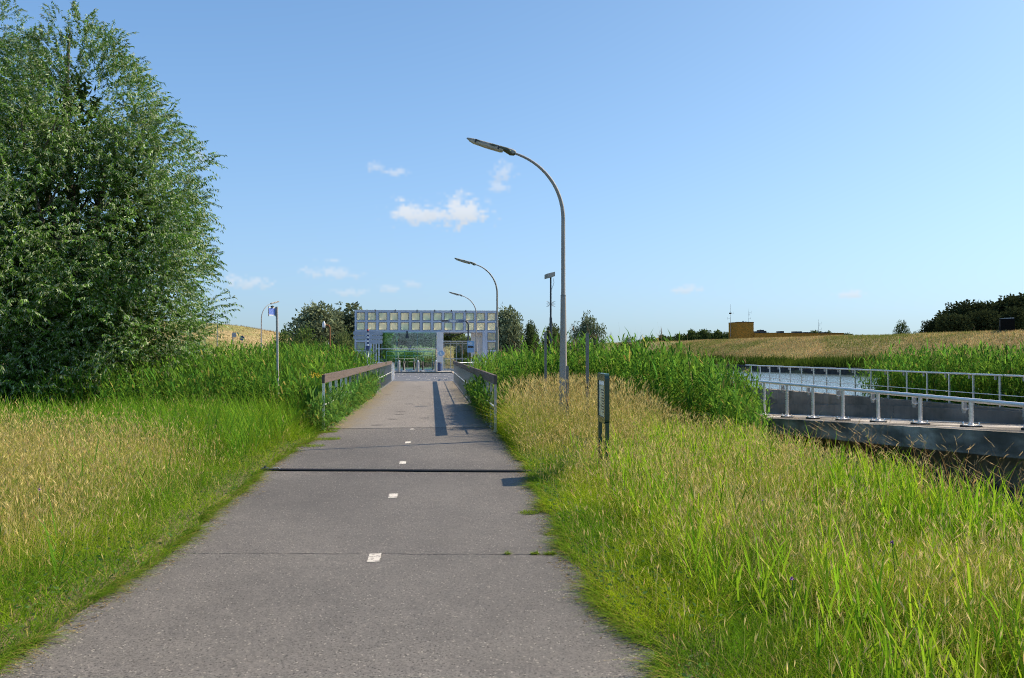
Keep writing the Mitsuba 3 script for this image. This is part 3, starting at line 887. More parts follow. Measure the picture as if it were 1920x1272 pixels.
t = thing('road_lamp', 'thin grey road lamp with straight arm before the golden slope', 'street lamp')
m = MB(); m.tube([(-42.24, 154.5, -.2), (-42.24, 154.5, 8.3)], [.11, .07], 10); part(t, 'pole', m, 'mast_grey', smooth=40)
m = MB(); m.tube([(-42.24, 154.5, 8.28), (-41.4, 154.5, 8.6)], .05, 8); part(t, 'arm', m, 'mast_grey', smooth=40)
m = MB(); m.box((-41.45, 154.35, 8.55), (-40.6, 154.65, 8.72)); v = m.v[0]; v[:, 2] += (v[:, 0] + 41.45) * .22; part(t, 'head', m, 'dark_metal')
t = thing('grey_road_sign', 'square grey road sign before the golden slope on the left', 'sign')
m = MB(); m.box((-31.55, 123.4, 4.2), (-30.95, 123.44, 4.92)); part(t, 'panel', m, 'mast_grey')
m = MB()
for z in (4.32, 4.5, 4.68):
    m.box((-31.5, 123.38, z), (-31.0, 123.39, z + .07))
part(t, 'bars', m, 'white_print')
m = MB()
m.tube([(-31.42, 123.5, -.2), (-31.42, 123.5, 4.85)], .05, 8); m.tube([(-31.56, 123.5, -.2), (-31.56, 123.5, 4.4)], .03, 8); part(t, 'post', m, 'mast_grey', smooth=40)
t = thing('round_road_sign', 'round dark blue road sign before the golden slope on the left', 'sign')
m = MB(); m.mesh(trimesh.creation.cylinder(radius=.36, height=.04, sections=28), np.array(T().rotate([1, 0, 0], 90).matrix)); m.v[0] = m.v[0] + [-30.03, 123.3, 4.06]; part(t, 'disc', m, 'blue_dark', smooth=40)
m = MB(); m.tube([(-30.03, 123.36, -.2), (-30.03, 123.36, 4.0)], .04, 8); part(t, 'post', m, 'mast_grey', smooth=40)

# ------------------------------------------------------------------ concrete ramp and its railings on the right
def deck_z(y):
    return .01 - .0587 * (y - 17.7)


def par_z(y):
    return .24 - .0117 * (y - 21.9)


RY0, RY1 = 6.0, 40.0
rp = thing('concrete_ramp', 'sloping concrete ramp with low walls between ditch and canal', 'ramp')


def ramp_piece(x0, x1, zb, zt, ya=RY0, yb=RY1):
    v = []
    for y in (ya, yb):
        for x, z in ((x0, zb), (x1, zb), (x1, zt), (x0, zt)):
            v.append((x, y, z(y) if callable(z) else z))
    return MB().add(v, [[3, 2, 1, 0], [4, 5, 6, 7], [0, 1, 5, 4], [1, 2, 6, 5], [2, 3, 7, 6], [3, 0, 4, 7]])


for k, (a, b) in enumerate(((6, 12.5), (12.51, 18.9), (18.91, 25.4), (25.41, 31.9), (31.91, 40))):
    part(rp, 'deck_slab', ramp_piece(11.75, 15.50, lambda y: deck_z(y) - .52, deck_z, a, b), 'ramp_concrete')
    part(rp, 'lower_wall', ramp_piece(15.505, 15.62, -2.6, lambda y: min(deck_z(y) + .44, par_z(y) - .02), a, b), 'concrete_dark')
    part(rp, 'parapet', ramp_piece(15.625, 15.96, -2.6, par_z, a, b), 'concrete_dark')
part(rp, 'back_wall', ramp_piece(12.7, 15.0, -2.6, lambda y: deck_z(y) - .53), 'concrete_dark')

nr = thing('near_tube_railing', 'thick galvanised tube railing on stout posts along the near ramp edge', 'railing')
m = MB(); m.tube([(12.8, y, .655) for y in np.linspace(RY0, RY1, 18)], .056, 18); part(nr, 'top_rail', m, 'galvanised', smooth=40)
for k in range(13):
    y = 9.75 + 2.0 * k
    z = deck_z(y)
    if y > 36:
        break
    m = MB(); m.tube([(12.8, y, z + .06), (12.8, y, z + .075), (12.8, y, z + .09), (12.8, y, .62)], [.075, .065, .05, .05], 16)
    post = part(nr, 'post', m, 'galvanised', smooth=40)
    m = MB(); m.box((12.63, y - .17, z - .01), (12.97, y + .17, z + .042), rz=.0); m.v[0][:, 2] += 0; part(post, 'pad', m, 'rubber')
    m = MB(); m.box((12.64, y - .16, z + .043), (12.96, y + .16, z + .06)); part(post, 'base_plate', m, 'galvanised')
    for a, b in ((-.12, -.12), (.12, -.12), (.12, .12), (-.12, .12)):
        m = MB(); m.tube([(12.8 + a, y + b, z + .06), (12.8 + a, y + b, z + .095), (12.8 + a, y + b, z + .115), (12.8 + a, y + b, z + .125)], [.024, .024, .017, .006], 10)
        part(post, 'bolt', m, 'bolt_steel', smooth=50)
    hl = .62 - z
    zb_ = .40 if hl > .5 else .45
    m = MB(); m.tube([(12.74, y + .02, zb_ + .06), (12.66, y + .02, zb_ + .03), (12.60, y + .02, zb_ + .06), (12.60, y + .02, .62)], .018, 8); part(post, 'hook', m, 'galvanised', smooth=50)
    m = MB(); m.box((12.64, y + .05, .40), (12.73, y + .13, .60)); m.box((12.655, y + .06, .34), (12.715, y + .12, .40)); part(post, 'lamp_box', m, 'galvanised_dull')

fr = thing('far_railing', 'thin galvanised two-rail fence on the parapet along the canal', 'railing')
m = MB(); m.tube([(15.8, y, 1.168) for y in np.linspace(RY0 + .5, RY1 - 1, 18)], .03, 12); part(fr, 'top_rail', m, 'galvanised', smooth=40)
m = MB(); m.tube([(15.8, y, .61) for y in np.linspace(RY0 + .5, RY1 - 1, 18)], .014, 10); part(fr, 'middle_rail', m, 'galvanised', smooth=40)
for k in range(29):
    y = 7.5 + 1.1 * k
    z = par_z(y)
    m = MB(); m.box((15.78, y - .022, z + .012), (15.82, y + .022, 1.152)); post = part(fr, 'post', m, 'galvanised')
    m = MB(); m.box((15.69, y - .07, z - .004), (15.91, y + .07, z + .012))
    for q in (-.09, .09):
        m.tube([(15.8 + q, y, z + .012), (15.8 + q, y, z + .045)], .016, 8)
    part(post, 'base', m, 'steel_dark')
    m = MB(); m.box((15.80, y + .18, 1.03), (15.84, y + .23, 1.142)); part(post, 'bracket', m, 'galvanised_dull')

# ------------------------------------------------------------------ far bank: sheet piling
sp = thing('sheet_piling', 'dark steel sheet piling along the foot of the far canal bank', 'wall')
m = MB()
s0 = np.arange(-90, 200, .3)
off = np.where((np.arange(len(s0)) // 2) % 2 == 0, 0, .22)
top = [(WX + EX * s + EY * (o - .1), WY + EY * s - EX * (o - .1)) for s, o in zip(s0, off)]
v = np.vstack([np.c_[top, np.full(len(s0), -2.4)], np.c_[top, np.full(len(s0), -.34)]]); n_ = len(s0)
m.add(v, [[i, i + 1, n_ + i + 1, n_ + i] for i in range(n_ - 1)])
part(sp, 'sheets', m, 'steel_pile')
m = MB(); m.tube([(WX + EX * s + EY * .05, WY + EY * s - EX * .05, -.33) for s in np.arange(-90, 200, 10.0)], .16, 6); part(sp, 'capping_beam', m, 'steel_pile')

# ------------------------------------------------------------------ yellow building behind the dike
yb_ = thing('yellow_building', 'flat ochre yellow building with a square tower behind the dike', 'building')


def ybox(x0, x1, y0, y1, z0, z1):
    m = MB(); m.box((x0, y0, z0), (x1, y1, z1)); return m


part(yb_, 'tower', ybox(76.0, 80.3, 193, 199, 2, 9.58), 'yellow_wall')
v = [(74.6, 195.4, 2), (75.99, 193, 2), (75.99, 196, 2), (74.6, 195.4, 9.56), (75.99, 193, 9.56), (75.99, 196, 9.56)]
part(yb_, 'side_face', MB().add(v, [[0, 1, 4], [0, 4, 3], [0, 3, 5], [0, 5, 2], [3, 4, 5], [1, 2, 5], [1, 5, 4]]), 'yellow_wall')
part(yb_, 'wing', ybox(80.31, 104, 192.4, 202, 2, 6.85), 'yellow_wall')
for k in range(6):
    part(yb_, 'cladding_panel', ybox(76.02 + k * .713, 76.02 + k * .713 + .70, 192.95, 192.995, 3, 9.55), 'yellow_wall')
part(yb_, 'coping', ybox(75.9, 80.36, 192.9, 199.1, 9.585, 9.72), 'dark_metal')
part(yb_, 'wing_coping', ybox(80.37, 104.1, 192.3, 202.1, 6.855, 6.93), 'dark_metal')
for x0, w, h in ((82, .9, .5), (83.2, 1.1, .85), (84.4, .6, .6), (88.5, 1.2, .55), (92.6, 2.0, .5), (95.2, 1.8, .3), (100.2, 1.6, .3)):
    m = MB(); m.box((x0, 196, 6.935), (x0 + w, 198, 6.935 + h)); part(yb_, 'roof_unit', m, 'dark_metal')
m = MB(); m.box((78.2, 195, 9.725), (78.5, 195.3, 10.05)); m.box((79, 195, 9.725), (79.2, 195.3, 9.9)); part(yb_, 'roof_vents', m, 'mast_grey')
for x, y, z0, z1, r_, lab in ((74.75, 194.6, 6, 14.3, .055, 'antenna mast with a dark collar left of the yellow tower'), (79.7, 195, 9.7, 13.2, .03, 'thin antenna rod on the yellow tower roof'), (98.9, 195.6, 6.93, 10.5, .045, 'short antenna mast on the low yellow wing')):
    t = thing('antenna_mast', lab, 'antenna', 'antenna masts on the yellow building')
    m = MB(); m.tube([(x, y, z0), (x, y, (z0 + z1) / 2), (x, y, z1)], [r_ * 1.5, r_, r_ * .5], 8); part(t, 'rod', m, 'mast_grey', smooth=40)
    m = MB()
    for q, (dx, zz) in enumerate(((.75, .72), (-.8 if z1 > 14 else .4, .55), (.7, .28))):
        z = z0 + (z1 - z0) * zz
        m.tube([(x, y, z), (x + dx, y, z)], .025, 6); m.tube([(x + dx, y, z - .25), (x + dx, y, z + .45)], .02, 6)
    part(t, 'dipoles', m, 'mast_grey')
    if z1 > 14:
        m = MB(); m.tube([(x, y, 11.8), (x, y, 12.15)], .32, 10); part(t, 'collar', m, 'dark_metal')

# ------------------------------------------------------------------ the vehicle and pole glimpsed before the wood
t = thing('lamp_column', 'grey column standing before the dark wood on the dike', 'pole')
m = MB(); m.tube([(131.8, 172, 3), (131.8, 172, 10.4)], [.2, .14], 8); part(t, 'shaft', m, 'mast_grey', smooth=40)
m = MB(); m.tube([(131.8, 172, 10.38), (132.9, 172, 10.5)], .08, 8); part(t, 'arm', m, 'mast_grey')


def place(v, x, y, z, rz):
    c, s = math.cos(rz), math.sin(rz)
    v = np.asarray(v)
    return np.stack([v[:, 0] * c - v[:, 1] * s + x, v[:, 0] * s + v[:, 1] * c + y, v[:, 2] + z], 1)


def vehicle(name, label, cat, x, y, z, rz, L, W, H, body, nose, glass='dark_metal'):
    t = thing(name, label, cat)
    hood = H * .52
    side = sg.Polygon([(-L / 2, .35), (L / 2, .35), (L / 2, hood * .95), (L / 2 - nose, hood), (L / 2 - nose - .5, H - .08), (L / 2 - nose - .7, H), (-L / 2 + .12, H), (-L / 2, H - .25)])
    side = side.buffer(.06).buffer(-.06)
    m = MB(); m.poly(side, -W / 2, W / 2, lambda v: place(np.stack([v[:, 0], v[:, 2], v[:, 1]], 1), x, y, z, rz)); part(t, 'body', m, body, smooth=25)
    for s in (-1, 1):
        q = sg.Polygon([(-L / 2 + .3, hood + .1), (L / 2 - nose - .15, hood + .1), (L / 2 - nose - .6, H - .2), (-L / 2 + .3, H - .2)])
        m = MB(); m.poly(q, W / 2 * s - .012, W / 2 * s + .012, lambda v: place(np.stack([v[:, 0], v[:, 2], v[:, 1]], 1), x, y, z, rz)); part(t, 'side_window', m, glass)
        for u in (-L * .3, L * .32):
            p = place([(u, s * (W / 2 - .2), .33), (u, s * (W / 2 + .01), .33)], x, y, z, rz)
            m = MB(); m.tube(p, .33, 16); part(t, 'wheel', m, 'rubber')
    p = np.array([(L / 2 - nose - .03, -W / 2 + .12, hood + .06), (L / 2 - nose - .03, W / 2 - .12, hood + .06), (L / 2 - nose - .5, W / 2 - .15, H - .13), (L / 2 - nose - .5, -W / 2 + .15, H - .13)]) + [.03, 0, .02]
    m = MB(); m.add(place(p, x, y, z, rz), [[0, 1, 2, 3]]); part(t, 'windscreen', m, glass)


mat('dark_car', (.009, .009, .009), .9, specular=.05)
mat('dark_window', (.012, .012, .013), .7, specular=.1)
mat('silver_car', (.6, .62, .64), .25, metallic=.4, clearcoat=.6)
vehicle('parked_van', 'dark van on the dike crest before the dark wood', 'van', 80.2, 103.6, 4.2, math.radians(57), 3.2, 1.7, 2.45, 'dark_car', .6, glass='dark_window')
m = MB(); m.poly(sg.box(-1.4, -.8, .4, .8), 2.452, 2.50, lambda v: place(v, 80.2, 103.6, 4.2, math.radians(57))); part('parked_van', 'roof_glint', m, 'silver_car')  # bright silver sheet added on the roof to stand for its glint
vehicle('parked_car', 'silver car on the dike crest, right of the dark van', 'car', 83.1, 102.3, 4.75, math.radians(50), 3.9, 1.7, 1.48, 'silver_car', 1.0)


# ------------------------------------------------------------------ trees
def leaf_quads(p, d, length, width, rng):
    """Diamond leaves: p (n,3) base, d (n,3) direction."""
    n = len(p)
    r = unit(rng.normal(size=(n, 3)))
    side = unit(np.cross(d, r))
    v = np.stack([p, p + d * length[:, None] * .45 - side * width[:, None] * .5, p + d * length[:, None], p + d * length[:, None] * .45 + side * width[:, None] * .5], 1)
    f = (np.arange(n) * 4)[:, None, None] + np.array([[0, 1, 2], [0, 2, 3]])[None]
    return v.reshape(-1, 3), f.reshape(-1, 3)


def far_crown(seed, lobes, n, leaf, tint):
    """A crown of unit height (z 0..1) made of small leaf clumps spread through lobes; returns mesh arrays."""
    rng = np.random.default_rng(seed)
    lob = np.array(lobes)
    wgt = lob[:, 3] ** 2; wgt /= wgt.sum()
    # secondary clumps on each lobe's skin
    cl = []
    for x, y, z, r in lob:
        k = max(6, int(70 * r / .3))
        d = unit(rng.normal(size=(k, 3)))
        cl.append(np.c_[np.array([x, y, z]) + d * r * rng.uniform(.55, 1.0, (k, 1)), np.full(k, r * .30) * rng.uniform(.6, 1.3, k)])
    cl = np.vstack(cl)
    pick = rng.choice(len(cl), n, p=cl[:, 3] ** 2 / (cl[:, 3] ** 2).sum())
    c = cl[pick]
    d = unit(rng.normal(size=(n, 3)))
    p = c[:, :3] + d * (c[:, 3] * rng.uniform(.3, 1.0, n) ** .5)[:, None]
    p[:, 2] = np.abs(p[:, 2])
    dd = unit(d + rng.normal(size=(n, 3)) * .7 + [0, 0, -.15])
    v, f = leaf_quads(p, dd, leaf * rng.uniform(.7, 1.3, n), leaf * .6 * rng.uniform(.7, 1.2, n), rng)
    tone = rng.uniform(.75, 1.25, (len(cl), 1))[pick] * rng.uniform(.75, 1.25, (n, 1))
    col = np.asarray(tint) * tone
    return (v, f), np.repeat(col, 4, 0)


LOBES = {
    'round': [(0, 0, .62, .34), (-.2, .1, .5, .26), (.22, 0, .52, .27), (.02, -.1, .34, .27), (-.16, 0, .75, .2), (.14, .05, .78, .2), (-.3, 0, .32, .18), (.3, 0, .3, .19), (0, 0, .14, .2)],
    'wide': [(-.45, 0, .5, .3), (0, .1, .62, .36), (.42, 0, .52, .3), (-.22, -.1, .32, .28), (.25, -.1, .3, .28), (-.1, 0, .78, .2), (.2, 0, .74, .2), (-.6, 0, .3, .2), (.6, 0, .3, .2), (0, 0, .15, .2)],
    'tall': [(0, 0, .8, .17), (-.1, 0, .62, .22), (.12, 0, .6, .22), (0, 0, .42, .26), (-.17, 0, .3, .2), (.17, 0, .26, .2), (0, 0, .15, .2)],
    'high': [(0, 0, .70, .28), (-.25, .1, .66, .24), (.27, 0, .66, .24), (-.1, 0, .84, .16), (.14, .05, .84, .16), (-.42, 0, .62, .17), (.44, 0, .62, .17)],
    'bush': [(-.5, 0, .35, .32), (0, 0, .5, .42), (.5, 0, .38, .33), (.2, -.1, .25, .3), (-.25, -.1, .22, .3)],
}
PROTO = {}


def far_tree(name, kind, tint, label, x, y, z, h, wscale, group=None, seed=1, n=6500, trunk=True, leaf=.055):
    key = (kind, tint, seed, n)
    if key not in PROTO:
        (v, f), c = far_crown(seed, LOBES[kind], n, leaf, tint)
        PROTO[key] = mikit.ply((v, f), 'tree_leaf', color=c)
    t = thing(name, label, 'bush' if kind == 'bush' else 'tree', group)
    tw = T().translate([x, y, z]).rotate([0, 0, 1], (seed * 77) % 360 if kind == 'round' else 0).scale([h * wscale, h * wscale, h])
    k = fresh(f'{t}__crown'); scene[k] = {**PROTO[key], 'to_world': tw}
    if trunk:
        if 'trunk' not in PROTO:
            m = MB(); m.tube([(0, 0, -.08), (0, 0, 0), (.01, 0, .25), (-.01, 0, .55), (0, 0, .75)], [.035, .028, .022, .016, .006], 8)
            for a in range(5):
                q = a * 1.3
                m.tube([(0, 0, .2 + a * .06), (.1 * math.cos(q), .1 * math.sin(q), .36 + a * .06), (.22 * math.cos(q), .22 * math.sin(q), .46 + a * .06)], [.014, .01, .004], 6)
            PROTO['trunk'] = mikit.ply(m.out(), 'bark', smooth=50)
        k = fresh(f'{t}__trunk'); scene[k] = {**PROTO['trunk'], 'to_world': tw}


GREY = (.165, .205, .118); DARK = (.085, .120, .050); MIDG = (.105, .165, .042); LIGHT = (.15, .20, .07); FARG = (.085, .125, .040); WOOD = (.040, .055, .024)
far_tree('willow_tree', 'round', GREY, 'grey green rounded willow behind the reeds left of the entrance building', -15.4, 101, -.4, 8.6, .95, seed=3, n=9000, leaf=.052)
far_tree('willow_tree', 'tall', GREY, 'tall grey green willow touching the left edge of the entrance building', -11.9, 105, -.4, 8.9, 1.3, seed=4, n=8000, leaf=.052)
far_tree('willow_tree', 'round', GREY, 'darker low willow between the two tall ones on the left', -13.3, 108, -.4, 7.9, .6, seed=5, n=6000, leaf=.045)
far_tree('bush', 'bush', MIDG, 'wide dark green bush behind the blue sign', -13.4, 80, -.6, 5.2, .72, seed=6, trunk=False)
far_tree('bush', 'bush', LIGHT, 'pale green bush against the left corner of the entrance building', -9.9, 84, -.6, 5.5, .42, seed=7, trunk=False)
far_tree('bush', 'bush', MIDG, 'small bush at the foot of the golden slope on the left', -17.8, 92, -.4, 5.0, .5, seed=6, trunk=False)
far_tree('willow_tree', 'round', GREY, 'grey willow with a full crown right of the entrance building', 8.2, 95, -.4, 7.9, .68, seed=3, n=9000, leaf=.052)
far_tree('willow_tree', 'round', DARK, 'lower dark tree beside the willow right of the entrance building', 11.6, 98, -.4, 6.1, .5, seed=8)
far_tree('leafy_tree', 'round', DARK, 'dark open tree behind the nearest street lamp', 15.9, 108, -.4, 6.1, .8, seed=8)
far_tree('willow_tree', 'wide', GREY, 'wide grey willow behind the reeds right of the nearest street lamp', 17.1, 88, -.4, 6.7, .45, seed=9, n=8000, leaf=.052)
# trees seen through and past the building
for k, (x, y, h, w, kind, lab) in enumerate(((-8.6, 112, 7.2, .8, 'round', 'green tree seen through the left part of the glass wall'), (-4.6, 125, 8.0, .8, 'round', 'dark tree seen through the middle of the glass wall'), (-.2, 135, 8.4, .8, 'round', 'dark tree seen through the right part of the glass wall'),
                                             (4.0, 116, 4.7, .9, 'round', 'tree seen through the glazed doors'), (-6.6, 92, 5.4, .55, 'tall', 'slim tree seen past the white fins of the building'))):
    if k in (1, 2):
        far_tree('leafy_tree', 'high', LIGHT, lab, x, y, 3.3 - .44 * h, h, w * 1.15, group=None, seed=10 + k, n=15000, leaf=.06)
    else:
        far_tree('leafy_tree', kind, LIGHT, lab, x, y, -.3, h, w, seed=10 + k, n=9000, leaf=.06)
far_tree('bush', 'bush', MIDG, 'low hedge like bush seen through the lower glass wall', -3.4, 100, -.4, 2.6, 2.2, seed=6, trunk=False)
# horizon and far side
far_tree('bush', 'bush', FARG, 'round bush on the skyline left of the far dike', 39.0, 158, 1.6, 3.6, .9, seed=6, trunk=False)
xs = [(1215, 634, 44), (1245, 631, 44), (1275, 628, 44), (1300, 622, 46), (1322, 620, 50), (1350, 623, 46), (1372, 625, 40), (1430, 624, 36), (1462, 626, 36), (1495, 628, 36), (1530, 622, 46), (1558, 625, 40), (1590, 627, 40)]
ORD = ['first', 'second', 'third', 'fourth', 'fifth', 'sixth', 'seventh', 'eighth', 'ninth', 'tenth', 'eleventh', 'twelfth', 'thirteenth']
for k, (x, yt, w) in enumerate(xs):
    D = 400.0
    a = YAW + math.atan((x - 960) / 1464); dd = D / math.cos(a - YAW)
    ztop = 1.8 + (662 - yt) * D / 1464
    z0 = 2.0
    far_tree('skyline_tree', 'wide', FARG, f'{ORD[k]} of thirteen distant trees along the skyline, counted from the left', dd * math.sin(a), dd * math.cos(a), z0, ztop - z0 + .5, w * D / 1464 / 1.4 / (ztop - z0), group='distant trees on the skyline', seed=14 + k % 2, n=7000, leaf=.085)
far_tree('small_tree', 'wide', FARG, 'small tree with gaps standing alone left of the dark wood', 134.5, 216, 3.5, 8.0, .42, seed=20, n=2600, leaf=.075)
far_tree('small_tree', 'bush', FARG, 'low spreading shrub right of the lone small tree', 139.5, 216, 3.8, 4.6, .95, seed=21, n=2600, trunk=False, leaf=.075)
wl = [(1748, 603), (1768, 592), (1790, 580), (1812, 568), (1832, 574), (1850, 567), (1872, 570), (1892, 560), (1912, 556), (1935, 552), (1960, 555), (1785, 590), (1845, 585), (1900, 580)]
for k, (x, yt) in enumerate(wl):
    D = 178.0 if k < 11 else 168.0
    a = YAW + math.atan((x - 960) / 1464); dd = D / math.cos(a - YAW)
    ztop = 1.8 + (662 - yt) * D / 1464
    far_tree('wood_tree', 'round', WOOD, ['edge tree, lowest of the dark wood on the right', 'second tree from the left of the dark wood', 'third tree from the left of the dark wood', 'fourth tree from the left of the dark wood', 'fifth tree from the left of the dark wood', 'sixth tree from the left of the dark wood',
             'seventh tree from the left of the dark wood', 'eighth tree from the left of the dark wood', 'ninth tree from the left of the dark wood', 'tree of the dark wood cut by the right edge of the photo', 'tree of the dark wood beyond the right edge of the photo',
             'front tree near the left end of the dark wood', 'front tree behind the dark van of the dark wood', 'front tree behind the silver car of the dark wood'][k], dd * math.sin(a), dd * math.cos(a), 1.5, ztop - 1.5 + .3, 1.0 if k else .8, group='trees of the dark wood', seed=30 + k % 3, n=7000, leaf=.058)


def big_willow(name, label, base, axes, n_twigs, seed, limbs):
    """axes: envelope lobes (x, y, [(z, radius) ...]); twigs hang from points spread through the outer part of the envelope."""
    rng = np.random.default_rng(seed)
    t = thing(name, label, 'tree')
    m = MB(); bx_, by_ = base
    for (x1, y1, z1, r0) in limbs:
        s = np.linspace(0, 1, 9)
        px = bx_ + (x1 - bx_) * s ** 1.3 + .25 * np.sin(s * 5 + x1); py = by_ + (y1 - by_) * s ** 1.2 + .2 * np.cos(s * 4 + y1)
        pz = -.5 + (z1 + .5) * s
        m.tube(np.stack([px, py, pz], 1), r0 * (1 - .88 * s), 9)
        for b in range(5):
            u = .3 + .13 * b
            i = np.array([np.interp(u, s, q) for q in (px, py, pz)])
            a = rng.uniform(0, 2 * math.pi); d = np.array([math.cos(a), math.sin(a), .7])
            L = rng.uniform(1.4, 2.6)
            m.tube([i, i + d * L * .5, i + d * L + [0, 0, .1 * L]], [r0 * .35, r0 * .2, .012], 6)
    part(t, 'trunk', m, 'bark', smooth=50)
    V, F, C, N = [], [], [], 0
    tot = sum(a[3] for a in axes)
    for (ax, ay, pr, share) in axes:
        n = int(1.42 * n_twigs * share / tot)
        zs, rs_ = np.array(pr).T
        # sample heights in proportion to girth
        zz = np.linspace(zs[0], zs[-1], 400); w = np.interp(zz, zs, rs_) ** 1.25; w /= w.sum()
        z = rng.choice(zz, n, p=w) + rng.normal(0, .12, n)
        a = rng.uniform(0, 2 * np.pi, n)
        lump = meshkit.fbm(np.stack([np.cos(a) * 2.0 + ax, np.sin(a) * 2.0 + ay, z * .55], -1), 3, seed)
        lump2 = meshkit.fbm(np.stack([np.cos(a) * 5.0 + ax, np.sin(a) * 5.0 + ay, z * 1.3], -1), 2, seed + 5)
        R_ = np.interp(z, zs, rs_) * (.36 + .98 * lump + .30 * lump2)
        u = 1 - rng.random(n) ** 1.9 * .75
        p0 = np.stack([ax + np.cos(a) * R_ * u, ay + np.sin(a) * R_ * u, z], 1)
        out = np.stack([np.cos(a), np.sin(a), np.zeros(n)], 1)
        hollow = (meshkit.fbm(np.stack([p0[:, 0] * .55, p0[:, 1] * .55, p0[:, 2] * .5], -1), 2, seed + 9) > .44) | (rng.random(n) < .16)
        p0, out, z = p0[hollow], out[hollow], z[hollow]; n = len(p0)
        d = unit(out * .7 + rng.normal(size=(n, 3)) * .40 + np.array([0, 0, .5]) + np.array([0, 0, .9]) * sstep(zs[-1] - 5, zs[-1], z)[:, None])
        L = rng.uniform(.5, 1.1, n) * np.where(rng.random(n) < .04, 1.4, 1) * .9
        nl = 30
        tl = np.linspace(.06, 1.0, nl)[None] + rng.normal(0, .012, (n, nl))
        P = p0[:, None] + d[:, None] * (L[:, None] * tl)[..., None]
        P[..., 2] -= .42 * (L[:, None] * tl) ** 2
        tan = d[:, None] * np.ones((1, nl, 1)); tan = tan.copy(); tan[..., 2] -= .84 * L[:, None] * tl
        D = unit(unit(tan) * .65 + rng.normal(size=(n, nl, 3)) * .36 + rng.normal(size=(n, 1, 3)) * .28 + [0, 0, -.72])
        k = n * nl
        v, f = leaf_quads(P.reshape(-1, 3), D.reshape(-1, 3), rng.uniform(.10, .155, k), rng.uniform(.025, .036, k), rng)
        tw = rng.uniform(.65, 1.45, (n, 1, 1))
        pale = (rng.random((n, nl, 1)) < .28)
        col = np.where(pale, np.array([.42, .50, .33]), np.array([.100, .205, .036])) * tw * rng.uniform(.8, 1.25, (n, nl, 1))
        V.append(v); F.append(f + N); C.append(np.repeat(col.reshape(-1, 3), 4, 0)); N += len(v)
        # denser sprays deep inside, coloured dark for the shade of the core
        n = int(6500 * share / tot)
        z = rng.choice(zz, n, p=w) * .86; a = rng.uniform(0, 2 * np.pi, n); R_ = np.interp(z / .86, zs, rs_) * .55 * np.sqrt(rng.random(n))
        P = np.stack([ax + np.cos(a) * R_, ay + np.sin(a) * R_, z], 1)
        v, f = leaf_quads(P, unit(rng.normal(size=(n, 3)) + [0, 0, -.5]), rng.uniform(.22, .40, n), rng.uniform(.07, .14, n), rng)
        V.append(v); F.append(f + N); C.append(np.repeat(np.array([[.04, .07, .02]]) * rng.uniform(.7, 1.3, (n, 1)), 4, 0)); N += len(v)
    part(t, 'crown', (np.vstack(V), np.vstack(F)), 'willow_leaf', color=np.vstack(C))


big_willow('large_willow', 'large silvery green willow with dense drooping foliage filling the left of the view', (-12.0, 27.0),
           [(-12.0, 27.2, [(-.1, 3.2), (1.5, 3.4), (3.5, 3.6), (5, 3.55), (7, 3.2), (9, 2.75), (10.8, 2.05), (12.0, 1.3), (12.9, .4)], 1.0),
            (-9.8, 26.2, [(.6, 1.9), (3, 2.4), (5, 2.2), (7, 1.6), (8.5, 1.0), (9.9, .3)], .30), (-12.9, 25.0, [(.4, 1.8), (3, 2.5), (6, 2.3), (8, 1.5), (9.6, .4)], .28)], 12500, 41,
           [(-12.2, 27.2, 12.5, .30), (-10.4, 26.3, 9.2, .2), (-14, 27.5, 10.5, .22), (-9.6, 26.8, 6.4, .16), (-12.5, 25.2, 9.0, .18), (-11.5, 29.2, 9.5, .2)])
big_willow('large_willow', 'taller silvery willow cut by the left and top edges of the photo', (-17.2, 28.5),
           [(-17.2, 28.5, [(0, 3.0), (3, 4.2), (6, 4.4), (9, 3.9), (12, 3.1), (14, 2.0), (15.6, .5)], 1.0)], 4800, 42,
           [(-17.2, 28.6, 14.5, .30), (-15.5, 28.0, 12, .2), (-18.8, 29, 12, .22), (-16.5, 27, 10, .2)])


